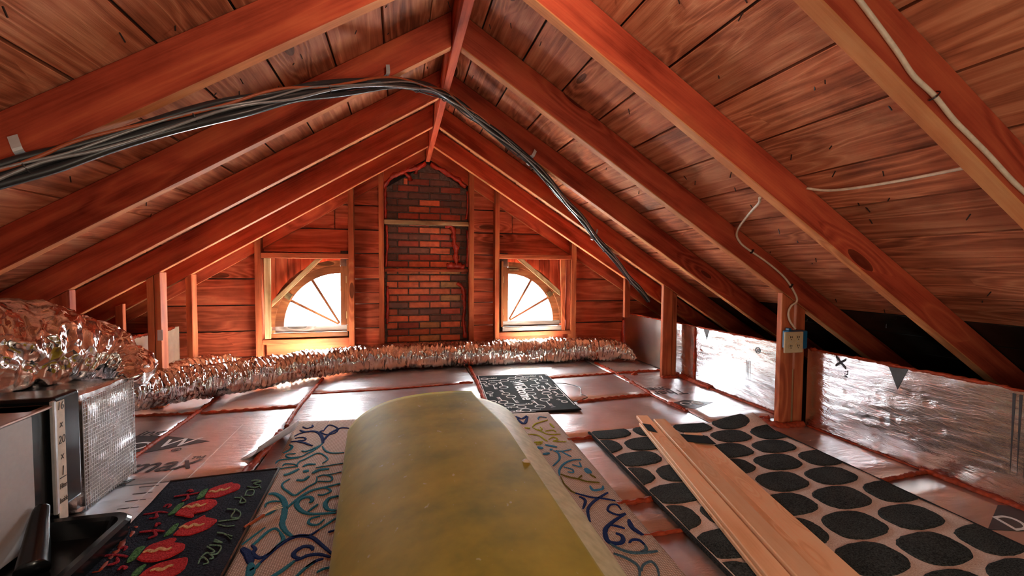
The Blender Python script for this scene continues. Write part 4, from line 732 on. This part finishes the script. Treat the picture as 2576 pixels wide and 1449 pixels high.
bead([(-1.172, 1.80, .006), (-1.155, 1.70, .006), (-1.15, 1.55, .006)], .014, parent=floor)
# ================================================================ things on the floor
def quadgrid(c, nx, ny, z, amp=.0, fq=5., lift=None):
    FL, FR, NR, NL = [V3((*p, 0)) for p in c]; V = []; F = []
    for i in range(nx + 1):
        for j in range(ny + 1):
            u, v = i / nx, j / ny
            p = FL.lerp(FR, u).lerp(NL.lerp(NR, u), v)
            zz = z + amp * (noise.noise((p.x * fq, p.y * fq, 1.3)) + .0) + (lift(u, v) if lift else 0)
            V.append((p.x, p.y, zz))
    for i in range(nx):
        for j in range(ny): F.append([i * (ny + 1) + j, i * (ny + 1) + j + 1, (i + 1) * (ny + 1) + j + 1, (i + 1) * (ny + 1) + j])
    return V, F
def sheet(name, c, nx, ny, z, th, m, parent, amp=0., lift=None, fq=5.):
    V, F = quadgrid(c, nx, ny, z, amp, fq, lift)
    o = mesh(name, V, F, m, parent, Matrix.Translation((*c[0], z)), True)
    if o.data.polygons[0].normal.z < 0: o.data.flip_normals()
    s = o.modifiers.new('thick', 'SOLIDIFY'); s.thickness = th; s.offset = -1
    return o
# beige scroll rug
rug = thing('scroll_rug', (-.1, 1.5, 0), 'beige woven rug with navy, teal and lime scrolls under the rolled foam', 'rug')
cr = ((-.872, 2.86), (.665, 2.68), (.52, .2), (-.705, .25))
sheet('rug_weave', cr, 60, 90, .0085, .006, M['weave'], rug, .0008)
e = lambda a, b, m=M['weave']: None
for k, (c_, w, P) in enumerate(SCROLLS):
    Q = spline([(x, y, 0) for x, y in P], 7)
    V, F = ribbon_vf(Q, w * 2.0, .0075, .0045)
    mesh('scroll_motif', V, F, M['y' + c_], rug, None, False)
# pepper towel
tw = thing('pepper_towel', (-1.0, 1.7, 0), 'navy terry towel with red chilli peppers beside the drain pan', 'towel')
def wav(u, v): return .003 * math.sin(v * 26 + 3 * u) * (.4 + .6 * noise.noise((u * 3, v * 9, 2))) + .002
sheet('towel_cloth', ((-1.222, 2.15), (-.805, 2.178), (-.772, 1.15), (-1.16, 1.15)), 30, 70, .016, .005, M['navyterry'], tw, .0, wav)
hem = [(-1.222, 2.15), (-.805, 2.178), (-.772, 1.15)]
mesh('hem', *ribbon_vf([V3((*a, 0)).lerp(V3((*b, 0)), i / 20) for a, b in zip(hem, hem[1:]) for i in range(21)], .011, .017, .004, 1.), M['black'], tw)
def pad(name, P, m, z, parent, h=.003):
    n = len(P); c = (sum(p[0] for p in P) / n, sum(p[1] for p in P) / n)
    Q = [V3((p[0], p[1], 0)) for p in P]; S = []
    for i in range(n):
        a, b, c2, d = Q[i - 1], Q[i], Q[(i + 1) % n], Q[(i + 2) % n]
        for k in range(4):
            t = k / 4; S.append(.5 * ((2 * b) + (c2 - a) * t + (2 * a - 5 * b + 4 * c2 - d) * t * t + (3 * b - a - 3 * c2 + d) * t ** 3))
    C0 = V3((c[0], c[1], 0)); k = len(S); V = []
    for f, zz in ((1, 0), (.94, h), (.5, h)):
        for p in S:
            q = C0 + (p - C0) * f * (1 + .03 * noise.noise(p * 90)); V.append((q.x, q.y, z + zz))
    F = [[r * k + i, r * k + (i + 1) % k, (r + 1) * k + (i + 1) % k, (r + 1) * k + i] for r in range(2) for i in range(k)] + [[2 * k + i for i in range(k)]]
    o = mesh(name, V, F, m, parent)
    return o
for P, C_, S_ in zip(PEPPERS, CALYX, SEEDS):
    pp = pad('pepper_motif', P, M['pepred'], .0185, tw, .003)
    pad('calyx', C_, M['pepgreen'], .0188, pp, .003)
    mesh('seed_line', *ribbon_vf(spline([(x, y, 0) for x, y in S_], 6), .016, .021, .0025), M['seedyellow'], pp)
for P in STEMS: mesh('stem_motif', *ribbon_vf(spline([(x, y, 0) for x, y in P], 6), .012, .0185, .003), M['stemred'], tw)
for P in SCRIPT: mesh('script_stroke', *ribbon_vf(spline([(x, y, 0) for x, y in P], 6), .0045, .0185, .003, .8), M['script'], tw)
# trellis rug
O, U, Vd = V3((.775, 2.277, 0)), V3((.9985, -.035, 0)), V3((-.060, -.998, 0))
tr_ = thing('trellis_rug', (1.3, 1.7, 0), 'charcoal shag rug with pale pink trellis lines under the timber bundle', 'rug')
WU, LV = 1.06, 2.0
curl = lambda u, v: .05 * max(0, 1 - math.hypot((1 - u) * 4.2, v * 9)) ** 1.3 + .014 * max(0, 1 - v * 18) * (.5 + .5 * math.sin(u * 17)) * min(max((u - .55) * 8, 0), 1) + .004 * math.sin(v * 19 + u * 4) ** 2
cz = lambda q: tuple((O + U * q[0] + Vd * q[1]).xy)
sheet('rug_pile', (cz((0, 0)), cz((WU, .02)), cz((WU, LV)), cz((0, LV))), 60, 90, .014, .012, M['pilepink'], tr_, .001, curl)
mesh('binding', *ribbon_vf([V3((*cz((-.004, LV * i / 30)), 0)) for i in range(31)], .016, .010, .008, 1.), M['binding'], tr_)
mesh('binding', *ribbon_vf([V3((*cz((WU + .004, .12 + (LV - .12) * i / 30)), 0)) for i in range(31)], .014, .010, .008, 1.), M['binding'], tr_)
def almond(cu, cv):
    V = []; n = 26; N = 7
    W_, H = .118, .079
    pts = []
    for i in range(2 * n):
        a = 2 * math.pi * i / (2 * n)
        u = math.copysign(abs(math.cos(a)) ** .5, math.cos(a)) * W_; v = math.copysign(abs(math.sin(a)) ** .6, math.sin(a)) * H * (1 - .22 * (u / W_) ** 2) - .10 * u
        pts.append((u + .004 * noise.noise((cu * 9 + u * 60, cv * 9 + v * 60, 0)), v + .004 * noise.noise((cu * 9 + u * 60, 5, cv * 9 + v * 60))))
    k = len(pts); idx = []
    for f in (1, .93, .62, .3):
        for u, v in pts:
            uu, vv = min(max(cu + u * f, .006), WU - .006), min(max(cv + v * f, .004), LV - .004)
            p = O + U * uu + Vd * vv; zz = .0145 + curl(uu / WU, vv / LV) + .001 * noise.noise((p.x * 5, p.y * 5, 1.3)) + (0 if f == 1 else .0045)
            V.append((p.x, p.y, zz))
    F = [[r * k + i, r * k + (i + 1) % k, (r + 1) * k + (i + 1) % k, (r + 1) * k + i] for r in range(3) for i in range(k)] + [[3 * k + i for i in range(k)]]
    return mesh('leaf_motif', V, F, M['pileblack'], tr_)
for r in range(-1, 13):
    for q in range(-1, 6):
        cu = .105 + q * .2585 + (.129 if r % 2 else 0) ; cv = .052 + r * .1665
        if -.05 < cu < WU + .05 and -.03 < cv < LV + .02: almond(cu, cv)
# welcome mat
O2, U2, V2 = V3((.376, 3.757, 0)), V3((.9955, -.112, 0)), V3((-.08, -.9965, 0))
wm = thing('welcome_mat', (.65, 3.2, 0), 'black rubber mat with white keys and the word Welcome', 'mat')
mc = lambda u, v: tuple((O2 + U2 * u + V2 * v).xy)
sheet('mat_base', (mc(0, 0), mc(.615, 0), mc(.60, 1.03), mc(0, 1.03)), 24, 40, .008, .006, M['rubber'], wm, .0, lambda u, v: .010 * max(0, (v - .85) / .15) * max(0, u - .3) + .004 * max(0, math.sin(v * 7)) * max(0, (u - .9) / .1))
rim = [mc(.012, .012), mc(.603, .012), mc(.588, 1.018), mc(.012, 1.018), mc(.012, .012)]
mesh('rim_line', *join([ribbon_vf([V3((*a, 0)).lerp(V3((*b, 0)), i / 8) for i in range(9)], .006, .0082, .0016, 1.) for a, b in zip(rim, rim[1:])]), M['white'], wm)
for a, b in KEYS:
    a, b = V3((*a, 0)), V3((*b, 0)); d = (b - a); L = d.length; d.normalize(); s = V3((-d.y, d.x, 0)); w = .006; R0 = min(.034, L * .28)
    ringp = [a + V3((math.cos(2 * math.pi * i / 16), math.sin(2 * math.pi * i / 16), 0)) * R0 for i in range(17)]
    parts = [ribbon_vf(ringp, .008, .0082, .0016, 1.), ribbon_vf([a + d * R0, a + d * (R0 + (L - R0) * .5), b], .008, .0082, .0016, 1.)]
    for q in (.0, .022, .040):
        if q < L * .5: parts.append(ribbon_vf([b - d * q, b - d * q + s * .011, b - d * q + s * .020], .007, .0082, .0016, 1.))
    mesh('key_print', *join(parts), M['white'], wm)
tx = label_text('Welcome', .125, (.620, 3.47, .0105), (-.085, -.996, 0), (.996, -.085, 0), M['white'], wm, 0, 'welcome_lettering', .0008, xs=1.02, off=.002)
tube('hanging_string', [(*mc(.615, .34), .012), (*mc(.70, .38), .012), (*mc(.755, .52), .02), (*mc(.72, .66), .012), (*mc(.735, .76), .015), (*mc(.655, .82), .012), (*mc(.60, .86), .012)], .003, M['blackcable'], wm, 6)
# rolled yellow foam sheet
fr = None
sec = [(.155, .268), (.06, .278), (-.05, .281), (-.16, .276), (-.27, .260), (-.36, .234), (-.44, .192), (-.495, .140), (-.512, .092), (-.498, .050), (-.455, .028), (-.38, .020), (-.1, .018), (.2, .018), (.36, .022), (.42, .045), (.440, .088), (.420, .135), (.365, .178), (.29, .210), (.20, .236), (.08, .250), (-.1, .254), (-.25, .240), (-.36, .200)]
sp_ = spline([(x, 0, z) for x, z in sec], 7); V = []; F = []
ny = 46; yn, yf = .25, 2.345
for j in range(ny + 1):
    for i, p in enumerate(sp_):
        e_ = i / (len(sp_) - 1); far = yf - (.06 if e_ > .55 else 0) - .03 * math.sin(e_ * 5)
        y = yn + (far - yn) * j / ny
        xL, xR = -.512 + (2.15 - y) * .065, .350 - .03 * (2.26 - y)
        q = min(max((y - 1.7) / .65, 0), 1); xE = .165 - .055 * q * q * (3 - 2 * q)
        x = xE + (p.x - .155) / -.667 * (xL - xE) if p.x < .155 else xE + (p.x - .155) / .285 * (xR - xE)
        wz = .005 * noise.noise((x * 3, y * 2.2, 4)) * (1 if p.z > .1 else .1)
        V.append((x, y, p.z + wz))
n = len(sp_)
for j in range(ny):
    for i in range(n - 1): F.append([j * n + i, j * n + i + 1, (j + 1) * n + i + 1, (j + 1) * n + i])
fr = mesh('foam_sheet_roll', V, F, M['foamsheet'], None, Matrix.Translation((0, 1.3, .15)), True)
fr.data.materials.append(M['foaminside'])
for p in fr.data.polygons: p.material_index = 1 if (p.index % (n - 1)) > .50 * n else 0
so = fr.modifiers.new('thick', 'SOLIDIFY'); so.thickness = .006; so.offset = 0
tag(fr, 'large rolled sheet of olive yellow foam lying on the scroll rug', 'foam roll')
crumb = V3((.155, 1.43, .272))
bm = bmesh.new(); bmesh.ops.create_icosphere(bm, subdivisions=2, radius=.012)
for v in bm.verts: v.co = V3((v.co.x * 1.3, v.co.y * .9, v.co.z * .9)) * (1 + .5 * noise.noise(v.co * 90)) + crumb
me = bpy.data.meshes.new('scrap'); bm.to_mesh(me); bm.free(); me.materials.append(M['masking'])
tag(link(bpy.data.objects.new('foam_crumb', me)), 'small pale crumb of dried foam on top of the yellow foam sheet', 'crumb')
# twig of wire on the rug
tw2 = thing('wire_scrap', (-.755, 1.75, .02), 'short frayed scrap of wire lying on the scroll rug by towel', 'wire')
tube('sheath', [(-.80, 1.70, .018), (-.775, 1.735, .02), (-.755, 1.765, .022)], .006, M['redcable'], tw2, 7)
for k in range(3): tube('strand', [(-.757, 1.762, .022), (-.735, 1.785 + .008 * k, .025), (-.70 - .006 * k, 1.80 + .014 * k, .024)], .0022, M['whitecable'], tw2, 5)
# timber bundle
P0, D_, N_ = V3((1.090, 2.295, 0)), V3((-.257, -.966, 0)).normalized(), V3((.966, -.257, 0)).normalized()
tb_g = 'loose pine boards on the trellis rug'
def timber(n0, n1, z0, z1, s0, lab, s1=2.05):
    poly = [P0 + N_ * n0 + D_ * s0 + V3((0, 0, z0)), P0 + N_ * n0 + D_ * s1 + V3((0, 0, z0)), P0 + N_ * n1 + D_ * s1 + V3((0, 0, z0)), P0 + N_ * n1 + D_ * s0 + V3((0, 0, z0))]
    return tag(prism('pine_board', poly, (0, 0, z1 - z0), M['pine'], None, D_, .003), lab, 'board', tb_g)
zt = .026
timber(.000, .066, zt, zt + .018, .02, 'bottom pine board at the left side of the taped bundle')
timber(.004, .074, zt + .0185, zt + .0365, -.055, 'upper left pine board with black tape wrapped over its end')
timber(.084, .152, zt, zt + .020, .05, 'pine board lying under the raised middle board of the bundle')
timber(.080, .150, zt + .0205, zt + .046, .03, 'raised middle pine board with dark knots along its centre line')
timber(.160, .188, zt, zt + .034, .27, 'narrow pine strip between the middle and right boards')
timber(.194, .288, zt, zt + .026, .19, 'right-hand pine board, orange, widest and lowest of the bundle')
def tape(n0, n1, s0, s1, z, lab):
    poly = [P0 + N_ * n0 + D_ * (s0) + V3((0, 0, z)), P0 + N_ * n0 + D_ * s1 + V3((0, 0, z)), P0 + N_ * n1 + D_ * (s1 + .03) + V3((0, 0, z)), P0 + N_ * n1 + D_ * (s0 + .02) + V3((0, 0, z))]
    return tag(prism('black_tape', poly, (0, 0, .0025), M['tape'], None, N_, .001), lab, 'tape', 'black tape on the boards')
tape(-.001, .042, .09, .20, zt + .0368, 'black tape patch over the left board of the bundle')
tape(.156, .292, .245, .345, zt + .0345, 'black tape strap across the narrow strip and right board')

# ================================================================ cables
cb = thing('cable_bundle', (0, 2.6, 1.9), 'bundle of black and silver cables sagging across the roof under rafters', 'cables')
bp = [(-1.60, 1.33, .97), (-1.42, 1.43, 1.09), (-1.250, 1.50, 1.205), (-1.111, 1.555, 1.288), (-.855, 1.659, 1.443), (-.686, 1.77, 1.548), (-.542, 1.884, 1.636), (-.316, 2.12, 1.778), (-.15, 2.37, 1.872), (-.026, 2.60, 1.935), (.08, 2.69, 1.915), (.20, 2.71, 1.848), (.37, 2.73, 1.742), (.545, 2.755, 1.632), (.70, 2.86, 1.538), (.88, 2.99, 1.425), (1.06, 3.12, 1.322), (1.248, 3.27, 1.195), (1.5, 3.46, 1.045), (1.767, 3.68, .875), (1.95, 3.80, .76), (2.14, 3.93, .63)]
BP = spline(bp, 5)
def offs(o1, amp, ph, lo=0, hi=1.):
    out = []; n = len(BP)
    for i, p in enumerate(BP):
        if not lo <= i / (n - 1) <= hi: continue
        t = (BP[min(i + 1, n - 1)] - BP[max(i - 1, 0)]).normalized(); s = t.cross(V3((0, 0, 1))).normalized(); u = s.cross(t)
        w = amp * math.sin(i * .62 + ph); out.append(p + u * (o1[1] + w) + s * o1[0])
    return out
tube('conduit', offs((.0, -.002), .003, 0), .0165, M['blackcable'], cb, 10, 0)
tube('conduit', offs((.012, .016), .004, 2), .0115, M['blackcable'], cb, 8, 0)
tube('conduit', offs((.004, -.022), .005, 4), lambda t: .013 if t < .27 else max(.003, .013 - (t - .27) * .1), M['blackcable'], cb, 8, 0)
tube('silver_cable', offs((.020, -.012), .006, 1), .005, M['greycable'], cb, 8, 0)
tube('silver_cable', offs((.022, .004), .006, 3), .004, M['greycable'], cb, 8, 0)
tube('red_cable', offs((.020, .014), .008, 5, 0, .55), .0055, M['redcable'], cb, 8, 0)
for k in (.10, .19, .29, .38, .44, .52, .60, .63, .74, .84, .93):
    i = int(k * (len(BP) - 1)); p = BP[i]; t = (BP[i + 1] - p).normalized()
    ringp = [p + (frame((0, 0, 0), t).to_3x3() @ V3((0, .024 * math.cos(a), .026 * math.sin(a)))) for a in [2 * math.pi * j / 14 for j in range(15)]]
    mesh('zip_tie', *tube_vf(ringp, .0028, 5), M['blackcable'], cb, None, True)
def strap(p, t, up, lab):
    p = V3(p); t = V3(t).normalized(); st = thing('pipe_strap', p, lab, 'strap', 'metal cable straps')
    s = V3(up).normalized(); out = t.cross(s).normalized()
    pts = [p + s * .075 + out * .002, p + s * .035 + out * .004, p + s * .026 - out * .020, p - s * .004 - out * .030, p - s * .028 - out * .018, p - s * .030 + out * .0]
    P_ = spline(pts, 5); V = []; F = []
    for q in P_: V += [q + t * .011, q - t * .011]
    for i in range(len(P_) - 1): F.append([2 * i, 2 * i + 1, 2 * i + 3, 2 * i + 2])
    o = mesh('strap_band', V, F, M['metal'], st); so = o.modifiers.new('t', 'SOLIDIFY'); so.thickness = .0015
    h = p + s * .066 - out * .001
    mesh('strap_nail', *tube_vf([h, h - out * .004], .005, 8), M['nail'], st)
strap((-1.250, 1.493, 1.212), (.66, .25, .40), (-.3, .0, 1), 'bent metal strap holding the cables at the left frame edge')
strap((-.316, 2.112, 1.782), (.6, .5, .3), (0, .02, 1), 'bent metal strap holding the cables on the rafter near the ridge')
strap((.552, 2.752, 1.636), (.7, .25, -.5), (.4, .0, .8), 'small metal strap holding the cables on the right rafter')
strap((1.245, 3.275, 1.200), (.7, .5, -.4), (.5, .3, .8), 'tiny metal clip where the cables pass the post rafter')
# white cable stapled to the near right rafter
wc = thing('white_cable', (.9, .845, 1.5), 'thick white cable stapled along the near rafter at upper right', 'cable')
yw = YR['0'] - .008
tube('cable_jacket', [(x, yw, z) for x, z in [(.70, 1.66), (.782, 1.60), (.851, 1.545), (.932, 1.477), (.988, 1.426), (1.062, 1.384), (1.133, 1.331), (1.193, 1.295), (1.271, 1.248), (1.368, 1.185), (1.45, 1.14)]], .0062, M['whitecable'], wc, 10)
for x, z in ((1.062, 1.384),): mesh('staple', *tube_vf(spline([(x - .012, yw + .004, z - .012), (x - .007, yw - .008, z - .007), (x + .007, yw - .008, z + .007), (x + .014, yw + .004, z + .014)], 4), .002, 6), M['nail'], wc)
wb = thing('thin_white_cable', (1.43, 1.2, 1.27), 'thin white cable crossing straight over the roof boards between rafters', 'cable')
tube('cable_jacket', [(1.410, 1.518, 1.285), (1.442, 1.42, 1.262), (1.452, 1.19, 1.256), (1.444, .905, 1.262)], .0055, M['whitecable'], wb, 8)
tube('cable_jacket', [(1.434, .851, 1.272), (1.428, .75, 1.272), (1.42, .6, 1.272)], .0055, M['whitecable'], wb, 8)
# outlet and its cable
oc = thing('outlet_cable', (1.7, 2.1, 1.0), 'white cable looping down from the roof to the outlet box', 'cable')
tube('cable_jacket', [(1.225, 1.575, 1.246), (1.32, 1.68, 1.243), (1.42, 1.84, 1.222), (1.52, 2.02, 1.175), (1.585, 2.115, 1.14), (1.612, 2.126, 1.105), (1.658, 2.128, 1.069), (1.813, 2.128, .984), (1.945, 2.128, .892), (2.024, 2.128, .795), (2.034, 2.128, .752), (1.995, 2.126, .728), (1.973, 2.124, .69), (1.978, 2.118, .64), (2.015, 2.112, .59)], .006, M['whitecable'], oc, 8)
for x, z, d in ((1.70, 1.046, (.8, 0, -.5)), (1.985, .847, (.6, 0, -.75))):
    mesh('staple', *box_vf((x, 2.122, z), (.006, .014, .026), Matrix.Rotation(.6, 3, 'Y')), M['nail'], oc)
ob = thing('outlet_box', (1.97, 2.1, .52), 'beige four-socket outlet plate on a blue box, on the post', 'outlet')
bevel(box('junction_box', (1.945, 2.083, .474), (2.078, 2.137, .583), M['blue'], ob, bev=0), .008, 2)
box('box_tab', (1.955, 2.10, .583), (1.975, 2.125, .597), M['blue'], ob, bev=.002)
pl_ = bevel(box('cover_plate', (1.900, 2.070, .457), (2.031, 2.082, .580), M['beige'], ob, bev=0), .004, 2)
for i, x in enumerate((1.938, 1.990)):
    for z in (.547, .497):
        so_ = mesh('socket', *tube_vf([(x, 2.071, z), (x, 2.066, z)], .017, 20), M['beige'], ob)
        so_v = [box_vf((x - .006, 2.0655, z + .003), (.0035, .002, .012)), box_vf((x + .006, 2.0655, z + .003), (.0035, .002, .010)), box_vf((x, 2.0655, z - .010), (.005, .002, .005))]
        mesh('socket_slots', *join(so_v), M['slot'], so_)
    mesh('plate_screw', *tube_vf([(x, 2.071, .522), (x, 2.068, .522)], .003, 8), M['metal'], ob)
